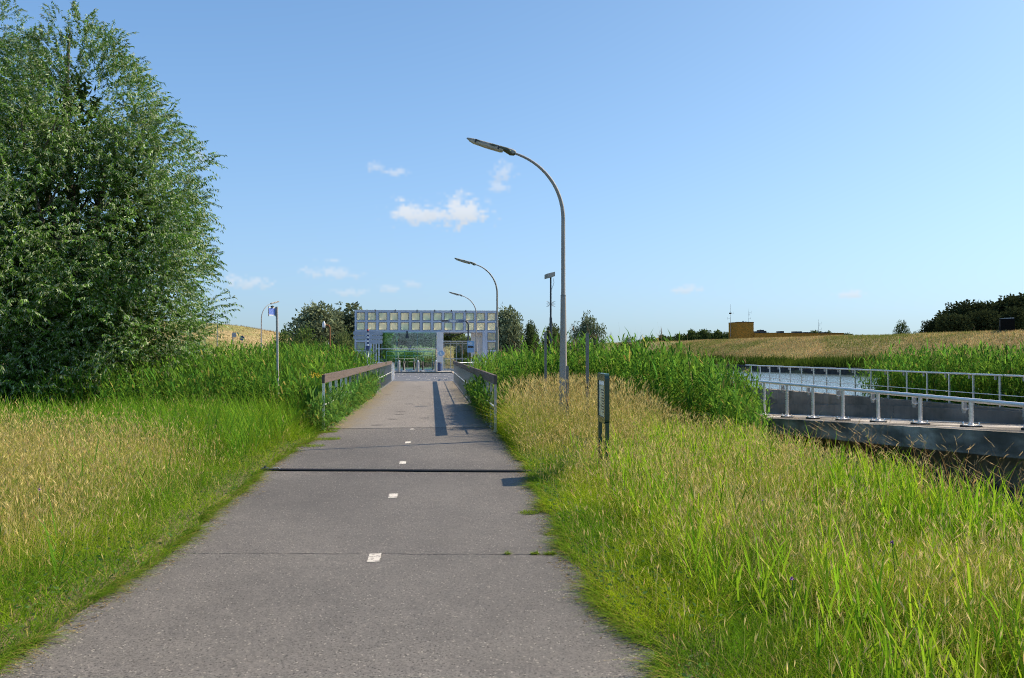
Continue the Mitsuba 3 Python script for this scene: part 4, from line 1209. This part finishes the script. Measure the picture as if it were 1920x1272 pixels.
# ------------------------------------------------------------------ reeds
def reed_bed(name, label, xs, ys, keep, n, seed, height, zfun, leaf_segs=2, lean=(-.1, 0.0), nleaf=7, tint=(1, 1, 1), plume=.0):
    rng = np.random.default_rng(seed)
    x, y = rng.uniform(*xs, n * 3), rng.uniform(*ys, n * 3)
    k = keep(x, y, rng.random(n * 3)); x, y = x[k][:n], y[k][:n]
    n = len(x)
    z = zfun(x, y)
    cl = Cloud()
    H = height(x, y) * rng.uniform(.82, 1.10, n)
    p = np.stack([x, y, z], 1)
    ld = np.stack([np.full(n, lean[0]) + rng.normal(0, .07, n), np.full(n, lean[1]) + rng.normal(0, .07, n), np.ones(n)], 1)
    bend = np.stack([ld[:, 0] * .9, ld[:, 1] * .9, -.04 * np.ones(n)], 1)
    tone = rng.uniform(.8, 1.2, (n, 1)) * (.8 + .45 * nz(x, y, .5, seed)[:, None])
    g1, g2 = np.array([.062, .180, .026]), np.array([.170, .300, .036])
    base = (g1 + (g2 - g1) * (rng.random((n, 1)) ** 1.6)) * tone * np.asarray(tint)
    v, f, kk = ribbons(p, ld, H, np.full(n, .012), bend, segs=2, round_tip=3)
    cl.add(v, f, base * np.array([1.2, 1.0, .9]), kk)
    az0 = rng.uniform(0, 2 * np.pi, n)
    for j in range(nleaf):
        u = .26 + .72 * (j + rng.uniform(-.3, .3, n)) / nleaf
        u = np.clip(u, .1, .99)
        q = p + (ld * u[:, None] + bend * (u * u)[:, None]) * H[:, None]
        az = az0 + (j % 2) * np.pi + rng.normal(0, .6, n)
        rise = rng.uniform(.8, 2.3, n) + .7 * (u > .8)
        d = unit(np.stack([np.cos(az) + lean[0] * 3, np.sin(az) + lean[1] * 3, rise], 1))
        L = rng.uniform(.36, .66, n) * (1 - .15 * u)
        w = rng.uniform(.040, .066, n)
        droop = rng.uniform(.2, .95, n)
        v, f, kk = ribbons(q, d, L, w, droop, segs=leaf_segs, round_tip=1.7, base_w=.6)
        cl.add(v, f, np.where(rng.random((n, 1)) < (.10 if j < 3 else .03), np.array([.33, .29, .08]), base) * rng.uniform(.6, 1.5, (n, 1)), kk)
    dead = rng.random(n) < .05
    v, f, kk = ribbons(p[dead], ld[dead] * 1.0, H[dead] * rng.uniform(1.0, 1.2, dead.sum()), np.full(dead.sum(), .016), bend[dead], segs=2, round_tip=4)
    cl.add(v, f, np.array([.42, .34, .20]) * rng.uniform(.6, 1.2, (dead.sum(), 1)), kk)
    if plume:
        H = H * np.where(rng.random(n) < .5, 1.14, 1)
        s = rng.random(n) < plume
        q = (p + (ld + bend) * H[:, None])[s]
        for j in range(5):
            d = unit(np.stack([rng.normal(-.25, .25, len(q)), rng.normal(0, .2, len(q)), np.full(len(q), .8)], 1))
            v, f, kk = ribbons(q - [0, 0, .1], d, rng.uniform(.2, .34, len(q)), np.full(len(q), .016), rng.uniform(.1, .5, len(q)), segs=2)
            cl.add(v, f, np.array([.20, .15, .10]) * rng.uniform(.7, 1.2, (len(q), 1)), kk)
    v, f, c = cl.get()
    solid(name, (v, f), 'reed_leaf', label, 'reeds', kind='stuff', color=c)
    return cl.count()


TRI = {}
# right of the bridge
TRI['reeds right'] = reed_bed('reeds', 'tall green reeds between the right bridge railing and the concrete ramp', (1.35, 16), (14.6, 40),
         lambda x, y, r: (x > bright(y) + .62 + np.where(y < 21.5, .15, 0)) & (x < .428 * y + .15 * np.sin(y * 3) + np.clip((y - 24) * .02, 0, 1)) & (x < 12.1)
         & (y > np.interp(x, [1.3, 1.8, 2.6, 3.4, 4.2, 5, 6.0, 7], [20.0, 20.6, 20.8, 19.6, 17.9, 16.6, 15.2, 14.6]) + .5 * np.sin(x * 4)) & (r < np.where(y < 27, 1, .45)),
         7600, 51, lambda x, y: np.interp(y, [14.5, 16.5, 19, 22, 40], [1.7, 2.15, 2.55, 2.75, 2.7]) * np.interp(x / y, [.05, .09, .30, .38, .43], [.93, .98, .98, .9, .72]),
         lambda x, y: np.minimum(ground_z(x, y), -.15 - .02 * x), lean=(-.05, 0), plume=.016)
# left of the bridge
TRI['reeds left'] = reed_bed('reeds', 'bright green reeds along the left bridge railing up to the willow', (-17, -2.9), (19.2, 42),
         lambda x, y, r: (y > np.interp(x, [-17, -10, -7, -5, -3.8, -3.1], [25, 23.2, 21.6, 20.6, 19.8, 19.4]) + .4 * np.sin(x * 3)) & (x < bleft(y) - .22) & (r < np.where(y < 28, 1, .5)) & ((x + 12) ** 2 + (y - 27) ** 2 > 6),
         7400, 52, lambda x, y: np.interp(y, [19.2, 21, 24, 28, 42], [1.2, 1.8, 2.75, 3.1, 3.1]) * np.interp(x, [-15, -9, -7, -4, -3], [.62, .85, 1.02, .98, .86]),
         lambda x, y: ground_z(x, y), lean=(-.04, 0.02))
TRI['reeds far right'] = reed_bed('reeds', 'tall green reeds growing in the canal behind the thin parapet railing', (16.2, 18.6), (13.5, 29.5),
         lambda x, y, r: (x / y > .572 + .012 * np.sin(y * 5) + .01 * r), 4600, 53, lambda x, y: 3.5 + .35 * (nz(x, y, .8, 2) - .5) * 2 - .35 * sstep(26, 28.5, y), lambda x, y: np.full_like(x, -1.35), lean=(.02, 0))
# young reeds along the railings
TRI['young reeds'] = reed_bed('young_reeds', 'thin pale reed shoots pushing through the left bridge railing', (-3.1, -2.5), (18.0, 34), lambda x, y, r: x < bleft(y) + .10 * r - .02, 520, 54, lambda x, y: .75 + .45 * (x < -2.8), lambda x, y: np.full_like(x, -.25), lean=(.16, -.05), tint=(1.1, 1.05, 1.6))
TRI['young reeds r'] = reed_bed('young_reeds', 'dark reed shoots hanging over the right bridge railing', (1.18, 1.75), (18.6, 27.5), lambda x, y, r: x > bright(y) + .06, 620, 55, lambda x, y: 1.12 + .35 * (x > 1.55), lambda x, y: np.full_like(x, -.3), lean=(-.10, -.04))


# ------------------------------------------------------------------ grass
def edge_gap(x, y):
    """Distance outside the path edge (negative on the path)."""
    return np.where(x < -.6, left_edge(y) - x, x - right_edge(y))


def scatter(xs, ys, n, rng):
    return rng.uniform(*xs, n), rng.uniform(*ys, n)


def verge(name, label, side, seed):
    rng = np.random.default_rng(seed)
    cl = Cloud(); sd = Cloud()
    if side < 0:
        xs, ys, n = (-16.5, -2.3), (2.6, 25.5), 720000
    else:
        xs, ys, n = (1.0, 8.4), (2.4, 21.5), 400000
    x, y = scatter(xs, ys, n, rng)
    dist = np.hypot(x, y)
    g = edge_gap(x, y)
    inside = (y > 18.6) & (x > bleft(y) - .02) & (x < bright(y) + .02)
    view = np.abs(x - y * .095) < y * .72 + 1.9
    dens = np.clip(6.2 / dist, .16, 1.0) ** 1.15
    if side > 0:
        dens = dens * (1 + 1.5 * (y > 14.3) * (g < 1.6))
    ok = (g > -.03 + .05 * rng.random(n)) & ~inside & view & (rng.random(n) < dens)
    if side > 0:
        ok &= ~((y > 20.2) & (x < 3.4)) & (x < 7.6)
    else:
        ok &= (y < np.interp(x, [-17, -10, -7, -5, -3.8, -2.4], [26, 24.6, 23, 22, 21, 19.6]))
    x, y, g, dist = x[ok], y[ok], g[ok], dist[ok]
    n = len(x)
    holes = (nz(x, y, 2.3, seed + 21) < .34) & (rng.random(n) < .6) & (g > .25)
    x, y, g, dist = x[~holes], y[~holes], g[~holes], dist[~holes]; n = len(x)
    z = np.where(g < .15, 0.0, ground_z(x, y)) - .02
    patch, patch2, fine = nz(x, y, .45, seed), nz(x, y, 1.4, seed + 1), nz(x, y, 4.0, seed + 2)
    if side < 0:
        dry = sstep(.5, 2.6, g + (patch - .5) * 2.4) * sstep(4.6, 7.5, y + (patch2 - .5) * 3) * (1 - sstep(-1.6, 1.6, y + (patch - .5) * 5 - np.interp(x, [-11, -4, -2.8], [18.5, 14, 11.5])))
        tall = .12 + .18 * sstep(.1, .8, g) + .14 * sstep(.7, 2.4, g) + .32 * sstep(15.0, 17.5, y) * sstep(.0, .3, g) * (1 - sstep(1.0, 1.8, g)) + .40 * sstep(-1.5, 3.5, y - np.interp(x, [-11, -4, -2.8], [18.5, 14, 11.5])) * sstep(.2, 1.2, g)
    else:
        dry = np.clip(.42 * sstep(.35, 1.5, g + (patch - .5) * 1.4) * sstep(.30, .62, patch2 + .15 * (y > 9)) + .55 * sstep(12.5, 14.5, y) * sstep(.1, .6, g) * (1 - sstep(3.6, 5.0, x)), 0, 1)
        tall = .12 + .19 * sstep(.0, .55, g) + .10 * sstep(.8, 2.5, g) + .60 * sstep(13.4, 15.6, y) * sstep(.02, .4, g) * (1 - sstep(3.8, 5.2, x))
    tall = tall * (.35 + 1.25 * patch2) * rng.uniform(.55, 1.25, n)
    az = rng.uniform(0, 2 * np.pi, n)
    spread = rng.uniform(.1, .75, n)
    d = np.stack([np.cos(az) * spread, np.sin(az) * spread, np.ones(n)], 1)
    lean = np.where(g < .25, -np.sign(side) * .35, 0)      # grass flopping on to the path edge
    d[:, 0] += lean * rng.random(n)
    bend = np.stack([d[:, 0] * .7, d[:, 1] * .7, -rng.uniform(.1, .55, n)], 1)
    width = np.clip(.0042 * (1 + dist * .055), .004, .012) * rng.uniform(.7, 1.4, n)
    isdry = rng.random(n) < dry * .42 + .06
    hue = sstep(.38, .66, nz(x, y, .9, seed + 11))[:, None] * (1.0 if side > 0 else .5)
    green = (np.array([.070, .195, .014]) * (1 - hue) + np.array([.205, .330, .016]) * hue) + rng.random((n, 1)) * np.array([.08, .10, .008])
    green = green * np.array([1.22, 1.12, .95] if side > 0 else [1.25, 1.12, 1.0])
    straw = np.array([.40, .34, .095]) + rng.random((n, 1)) * np.array([.20, .17, .07])
    col = np.where(isdry[:, None], straw, green) * rng.uniform(.75, 1.25, (n, 1)) * (.75 + .5 * fine[:, None])
    near = dist < 6.5
    ang = rng.uniform(0, 2 * np.pi, n)
    sidev = np.stack([np.cos(ang), np.sin(ang), np.zeros(n)], 1)
    P = np.stack([x, y, z], 1)
    for msk, sg_ in ((near, 3), (~near, 2)):
        v, f, k = ribbons(P[msk], d[msk], tall[msk], width[msk], bend[msk], side=sidev[msk], segs=sg_, base_w=.9)
        cl.add(v, f, col[msk], k)
    # broad lime shoots of young reed among the grass
    m_ = 3200 if side > 0 else 4200
    x, y = scatter(xs, ys, m_ * 4, rng)
    g = edge_gap(x, y); pt = nz(x, y, .6, seed + 7)
    if side > 0:
        ok = (g > .7) & (rng.random(len(x)) < sstep(.35, .7, pt) * .9 + .08) & (x < 7.4) & ~((y > 12.5) & (x < 3.6)) & (y < 19)
    else:
        ok = (g > .5) & (rng.random(len(x)) < sstep(-1.5, 2.0, y + (pt - .5) * 4 - np.interp(x, [-11, -4, -2.8], [18.5, 14, 11.5])) + .03) & (y < np.interp(x, [-17, -10, -7, -5, -3.8, -2.4], [26, 24.6, 23, 22, 21, 19.6]))
    x, y = x[ok][:m_], y[ok][:m_]; n = len(x)
    z = ground_z(x, y) - .02
    Hh = rng.uniform(.35, .75, n) * (1.0 if side > 0 else 1.25)
    P = np.stack([x, y, z], 1)
    base = (np.array([.155, .350, .018]) + rng.random((n, 1)) * np.array([.17, .12, .01])) * (1.0 if side > 0 else np.array([.58, .72, 1.2]))
    for j in range(6):
        az = rng.uniform(0, 2 * np.pi, n)
        up = rng.uniform(1.3, 3.4, n)
        q = P + np.stack([np.zeros(n), np.zeros(n), Hh * j * .11], 1)
        d = unit(np.stack([np.cos(az), np.sin(az), up], 1))
        v, f, k = ribbons(q, d, Hh * rng.uniform(.55, .85, n), rng.uniform(.010, .019, n), rng.uniform(.05, .4, n), segs=3, round_tip=1.8, base_w=.7)
        cl.add(v, f, base * rng.uniform(.8, 1.2, (n, 1)), k)
    # clover-like broad leaves low along the edge
    m_ = 9000
    x, y = scatter(xs, ys, m_ * 6, rng)
    g = edge_gap(x, y)
    ok = (g > .02) & (g < .9) & (y < 18) & (rng.random(len(x)) < np.clip(6 / np.hypot(x, y), 0, 1)) & (nz(x, y, 1.1, seed + 9) > .42)
    x, y = x[ok][:m_], y[ok][:m_]; n = len(x)
    P = np.stack([x, y, rng.uniform(.02, .16, n)], 1)
    az = rng.uniform(0, 2 * np.pi, n)
    v, f = leaf_quads(P, unit(np.stack([np.cos(az), np.sin(az), rng.uniform(-.1, .9, n)], 1)), rng.uniform(.02, .05, n), rng.uniform(.012, .024, n), rng)
    cl.add(v, f, (np.array([.07, .17, .025]) + rng.random((n, 1)) * .05) * rng.uniform(.7, 1.2, (n, 1)), 4)
    v, f, c = cl.get()
    lab_s = label
    key = solid(name, (v, f), 'grass_blade', label, 'grass', kind='stuff', color=c)
    # straw stems with seed heads
    m_ = 16500 if side < 0 else 27000
    x, y = scatter(xs, ys, m_ * 9, rng)
    g = edge_gap(x, y); pa, pb = nz(x, y, .45, seed), nz(x, y, 1.4, seed + 1)
    dist = np.hypot(x, y)
    if side < 0:
        pr = sstep(.15, 1.7, g + (pa - .5) * 2.0) * sstep(4.0, 8.0, y + (pb - .5) * 3) * (1 - .95 * sstep(-1.6, 1.4, y + (pa - .5) * 5 - np.interp(x, [-11, -4, -2.8], [18.5, 14, 11.5]))) + .04
        ok = (y < np.interp(x, [-17, -10, -7, -5, -3.8, -2.4], [25, 23.6, 22, 21, 20, 19]))
    else:
        pr = np.clip(.30 * sstep(.3, 1.4, g + (pa - .5) * 1.4) * sstep(.36, .64, pb + .12 * (y > 9)) + .48 * sstep(12.2, 14.2, y) * (1 - sstep(3.6, 5.0, x)) + .05, 0, 1)
        ok = (x < 7.2) & ~((y > 20.0) & (x < 3.4)) & (y < 20.6)
    ok &= (g > .06) & (rng.random(len(x)) < pr * np.clip(9 / dist, .3, 1)) & (np.abs(x - y * .095) < y * .72 + 1.9)
    ok &= ~((y > 18.4) & (x > -3.0) & (x < 1.5))
    x, y, pb, g = x[ok][:m_], y[ok][:m_], pb[ok][:m_], g[ok][:m_]; n = len(x)
    dist = np.hypot(x, y)
    z = ground_z(x, y) - .02
    if side < 0:
        Hh = (.32 + .24 * sstep(.3, 2.5, g) + .15 * sstep(10, 18, y)) * rng.uniform(.65, 1.25, n)
    else:
        Hh = (.34 + .18 * sstep(.1, 1.2, g) + .62 * sstep(13.4, 15.6, y) * sstep(.02, .35, g) * (1 - sstep(3.6, 5.2, x))) * rng.uniform(.65, 1.25, n)
    az = rng.uniform(0, 2 * np.pi, n); sp_ = rng.uniform(0, .28, n)
    d = np.stack([np.cos(az) * sp_, np.sin(az) * sp_, np.ones(n)], 1)
    bend = np.stack([d[:, 0], d[:, 1], -.06 * np.ones(n)], 1)
    P = np.stack([x, y, z], 1)
    wst = np.clip(.0026 * (1 + dist * .06), .0024, .007)
    straw = np.array([.46, .385, .145]) + rng.random((n, 1)) * np.array([.22, .19, .12])
    rosy = (rng.random((n, 1)) < .10)
    straw = np.where(rosy, straw * np.array([.92, .74, .72]), straw) * rng.uniform(.75, 1.2, (n, 1))
    v, f, k = ribbons(P, d, Hh, wst, bend, segs=1, round_tip=4, base_w=1)
    sd.add(v, f, straw * np.array([.8, .9, .7]), k)
    tip = P + (d + bend) * Hh[:, None]
    dirn = unit(d + 2 * bend + rng.normal(0, .12, (n, 3)))
    hl = rng.uniform(.045, .10, n) * (1 + .5 * (Hh > .8)); hw = rng.uniform(.0032, .0070, n) * np.clip(.8 + dist * .05, 1, 1.7)
    for j in range(2):
        dj = unit(dirn + rng.normal(0, .08, (n, 3)))
        v, f = leaf_quads(tip - dirn * (hl * .55)[:, None], dj, hl * rng.uniform(.8, 1.1, n), hw, rng)
        sd.add(v, f, straw * rng.uniform(.85, 1.15, (n, 1)), 4)
    v, f, c = sd.get()
    solid('dry_grass', (v, f), 'seed_straw', 'straw coloured seed heads standing in the ' + ('left' if side < 0 else 'right') + ' verge', 'dry grass', kind='stuff', color=c)
    return cl.count(), sd.count()


TRI['verge l'] = verge('grass', 'green and yellow grass of the left verge', -1, 61)
TRI['verge r'] = verge('grass', 'lime green and yellow grass of the right verge', 1, 62)


# grass that hangs over the path edge, weeds in the joint and low mats on the asphalt
rng = np.random.default_rng(91)
cl = Cloud()
for side in (-1, 1):
    n = 9000
    y = 2.6 + 16.2 * rng.random(n) ** 1.35
    clump = nz(y, y * 0, 2.6, 92 + side); keep = rng.random(n) < sstep(.32, .62, clump) + .12
    y = y[keep]; n = len(y)
    g = rng.uniform(-.01, .12, n) + .06 * (.5 - clump[keep])
    x = np.where(side < 0, left_edge(y) - g, right_edge(y) + g)
    d = np.stack([-side * rng.uniform(.1, 1.1, n), rng.normal(0, .5, n), np.ones(n)], 1)
    bend = np.stack([d[:, 0] * .8, d[:, 1] * .5, -rng.uniform(.5, 1.05, n)], 1)
    dist = np.hypot(x, y)
    col = np.where(rng.random((n, 1)) < .16, np.array([.38, .31, .10]), np.array([.09, .21, .02]) + rng.random((n, 1)) * np.array([.12, .11, .01])) * rng.uniform(.75, 1.25, (n, 1))
    v, f, k = ribbons(np.stack([x, y, np.full(n, -.005)], 1), d, rng.uniform(.06, .19, n), np.clip(.0045 * (1 + dist * .05), .0045, .009), bend, segs=3, base_w=.9)
    cl.add(v, f, col, k)
mats = [(1.02, 8.75, .10, 260), (-2.30, 16.6, .22, 700), (-2.42, 15.4, .20, 420), (-2.52, 18.1, .20, 800), (-2.45, 18.75, .13, 420), (1.0, 6.945, .05, 160), (.86, 6.96, .035, 110), (.62, 6.985, .02, 60), (1.12, 7.7, .06, 120)]
for x0, y0, r_, n in mats:
    a, q = rng.uniform(0, 2 * np.pi, n), r_ * np.sqrt(rng.random(n))
    P = np.stack([x0 + np.cos(a) * q * 1.2, y0 + np.sin(a) * q * (.3 if r_ < .06 else 1.0), np.full(n, .002)], 1)
    b = rng.uniform(0, 2 * np.pi, n)
    v, f, k = ribbons(P, unit(np.stack([np.cos(b), np.sin(b), rng.uniform(.3, 1.6, n)], 1)), rng.uniform(.02, .07, n) * (1 + r_ * 2), rng.uniform(.004, .008, n), rng.uniform(.1, .6, n), segs=2)
    cl.add(v, f, (np.array([.12, .24, .025]) + rng.random((n, 1)) * np.array([.14, .10, .01])) * rng.uniform(.7, 1.2, (n, 1)), k)
v, f, c = cl.get()
solid('edge_grass', (v, f), 'grass_blade', 'grass and small weeds hanging over the edges and joint of the cycle path', 'grass', kind='stuff', color=c)
cl = Cloud(); n = 7000
sd_ = np.where(rng.random(n) < .5, -1, 1); y = 2.5 + 16 * rng.random(n) ** 1.3
g = rng.normal(0, .07, n) - np.abs(rng.normal(0, .05, n))
x = np.where(sd_ < 0, left_edge(y) - g, right_edge(y) + g); a = rng.uniform(0, 2 * np.pi, n)
v, f = leaf_quads(np.stack([x, y, np.full(n, .004)], 1), unit(np.stack([np.cos(a), np.sin(a), rng.normal(0, .08, n)], 1)), rng.uniform(.012, .06, n), rng.uniform(.003, .009, n), rng)
v[:, 2] = np.maximum(v[:, 2], .0015)
solid('dry_litter', (v, f), 'seed_straw', 'dry straw bits lying along both edges of the cycle path', 'litter', kind='stuff', color=np.repeat(np.array([.34, .26, .14]) * rng.uniform(.5, 1.25, (n, 1)), 4, 0))


def slope_cover(name, label, n, seed, place_fn, h, w, tone):
    rng = np.random.default_rng(seed)
    P, mask = place_fn(rng, n)
    P = P[mask]; n = len(P)
    x, y = P[:, 0], P[:, 1]
    az = rng.uniform(0, 2 * np.pi, n)
    d = np.stack([np.cos(az) * .35, np.sin(az) * .35, np.ones(n)], 1)
    col, hh = tone(rng, P)
    v, f, k = ribbons(P - [0, 0, .05], d, hh * h * rng.uniform(.5, 1.3, n), w * rng.uniform(.6, 1.4, n), rng.uniform(.0, .4, n), segs=1, base_w=1)
    solid(name, (v, f), 'slope_grass', label, 'grass', kind='stuff', color=np.repeat(col, k, 0))
    return len(f)


def dike_points(rng, n):
    s, q = rng.uniform(-60, 170, n), 3 + 25 * rng.random(n) ** .9
    s = np.where(rng.random(n) < .72, rng.uniform(-42, 70, n), s)
    return np.stack([WX + EX * s + EY * q, WY + EY * s - EX * q, dike_z(q, s)], 1), q > 2.5


def dike_tone(rng, P):
    n = len(P); q = bank_q(P[:, 0], P[:, 1])
    a, b = nz(P[:, 0], P[:, 1], .10, 71), nz(P[:, 0], P[:, 1], .5, 72)
    gr = np.clip(sstep(.46, .68, a) * .65 + sstep(7.5, 4.0, q + (b - .5) * 6) + sstep(.5, .75, b) * .4 + .12, 0, 1)
    straw = np.array([.42, .335, .165]) * rng.uniform(.8, 1.2, (n, 1)) * (.55 + .9 * nz(P[:, 0], P[:, 1], .16, 73)[:, None]) * np.where(rng.random((n, 1)) < .2, np.array([1.0, .78, .8]), 1)
    green = np.array([.165, .205, .050]) * rng.uniform(.75, 1.25, (n, 1))
    return np.where(rng.random((n, 1)) < gr[:, None], green, straw), 1 + .25 * sstep(8, 4, q)


TRI['dike'] = slope_cover('dike_grass', 'long golden and green grass covering the far dike', 190000, 71, dike_points, .46, .06, dike_tone)


def bank_points(rng, n):
    s, q = rng.uniform(-60, 150, n), rng.uniform(.6, 5.0, n)
    return np.stack([WX + EX * s + EY * q, WY + EY * s - EX * q, dike_z(q, s)], 1), np.ones(n, bool)


def bank_tone(rng, P):
    n = len(P)
    a = nz(P[:, 0], P[:, 1], .22, 75)
    col = (np.array([.035, .078, .014]) + np.clip(1 - a[:, None] * 1.3, 0, 1) * np.array([.09, .10, .01])) * rng.uniform(.6, 1.3, (n, 1))
    return col, .7 + 2.2 * np.clip(a - .35, 0, 1)


TRI['bank'] = slope_cover('bank_vegetation', 'dark green plants along the top of the sheet piling', 42000, 75, bank_points, 1.35, .11, bank_tone)


def hill_points(rng, n):
    i, a = rng.integers(20, 139, n), rng.uniform(-.95, .25, n)
    u = rng.random(n)
    c = HX[i] * (1 - u[:, None]) + HX[np.minimum(i + 1, 139)] * u[:, None]
    z = c[:, 2] * np.cos(a * np.pi / 2) ** .9; off = a * (7 + c[:, 2] * 3)
    return np.stack([c[:, 0] + off * .1, c[:, 1] + off, z - .15], 1), (c[:, 0] > -75) & (c[:, 0] < 30)


TRI['hill'] = slope_cover('hill_grass', 'golden dry grass on the embankment beyond the left reeds', 60000, 77, hill_points, .6, .09,
                          lambda rng, P: (np.where(rng.random((len(P), 1)) < .12 + .5 * sstep(.6, .75, nz(P[:, 0], P[:, 1], .08, 4))[:, None], np.array([.15, .15, .04]), np.array([.37, .265, .115])) * rng.uniform(.7, 1.25, (len(P), 1)), np.ones(len(P))))

# dry drooping stems at the ditch edge
rng = np.random.default_rng(81)
cl = Cloud(); n = 230
x = rng.uniform(5.0, 7.2, n); y = rng.uniform(6.3, 11.5, n)
P = np.stack([x, y, ground_z(x, y)], 1)
Hh = rng.uniform(.65, 1.05, n) + np.clip(x - 5.4, 0, 2) * .25
az = rng.uniform(0, 2 * np.pi, n)
d = np.stack([np.cos(az) * .15 - .05, np.sin(az) * .15, np.ones(n)], 1); bd_ = np.stack([d[:, 0] * 1.6, d[:, 1] * 1.6, -.10 * np.ones(n)], 1)
v, f, k = ribbons(P, d, Hh, np.full(n, .0045), bd_, segs=3, round_tip=5, base_w=1)
cl.add(v, f, np.array([.30, .19, .08]) * rng.uniform(.6, 1.2, (n, 1)), k)
tip = P + (d + bd_) * Hh[:, None]
for j in range(4):
    dj = unit(d + 2 * bd_ + rng.normal(0, .07, (n, 3)) + [0, 0, -.35])
    v, f = leaf_quads(tip - dj * (.035 * j), dj, rng.uniform(.05, .09, n), rng.uniform(.006, .010, n), rng)
    cl.add(v, f, np.array([.44, .32, .18]) * rng.uniform(.7, 1.2, (n, 1)), 4)
v, f, c = cl.get()
solid('dry_grass', (v, f), 'seed_straw', 'drooping brown grass plumes at the edge of the dark ditch', 'dry grass', kind='stuff', color=c)

# knapweed heads
flowers = [(-3.35, 5.9, .30, 'upper of the purple flower heads in the bottom left corner grass'), (-3.62, 5.5, .27, 'middle one of the purple flower heads in the bottom left corner grass'),
           (-3.72, 5.25, .33, 'purple flower head nearest the left edge of the photo'), (-4.0, 8.3, .42, 'single purple flower farther back among the straw of the left verge'),
           (2.15, 4.6, .42, 'purple flower close to the path at the bottom of the right verge'), (3.1, 5.1, .5, 'purple flower in the bottom right corner grass'), (2.95, 6.9, .45, 'purple flower farther back in the lime grass of the right verge')]
mat('stem_green', (.06, .12, .03), .6)
mat('petal_purple', (.30, .11, .42), .6)
for k, (x, y, h, lab) in enumerate(flowers):
    t = thing('knapweed', lab, 'flower', 'purple flowers in the verges')
    m = MB(); m.tube([(x, y, -.02), (x + .01, y, h * .6), (x, y + .01, h)], .003, 5); part(t, 'stem', m, 'stem_green')
    r_ = np.random.default_rng(k + 5); q = unit(r_.normal(size=(26, 3)) + [0, 0, .8])
    v, f = leaf_quads(np.tile([[x, y + .01, h]], (26, 1)), q, np.full(26, .017), np.full(26, .006), r_)
    part(t, 'petals', (v, f), 'petal_purple')
# ragwort by the left handrail
t = thing('ragwort', 'yellow flowering plant beside the near end of the left handrail', 'flower')
x, y = -2.86, 18.6
m = MB(); m.tube([(x, y, -.1), (x + .02, y, .7), (x, y, 1.25)], .006, 5); part(t, 'stem', m, 'stem_green')
r_ = np.random.default_rng(3); c_ = np.array([x, y, 1.28]) + r_.normal(0, 1, (60, 3)) * [.09, .07, .03]
v, f = leaf_quads(c_, unit(r_.normal(size=(60, 3)) + [0, 0, .7]), np.full(60, .035), np.full(60, .025), r_)
part(t, 'flower_heads', (v, f), mat('petal_yellow', (.65, .45, .02), .6))
print('triangles', TRI, 'willow', sum(1 for k in scene if 'crown' in k))
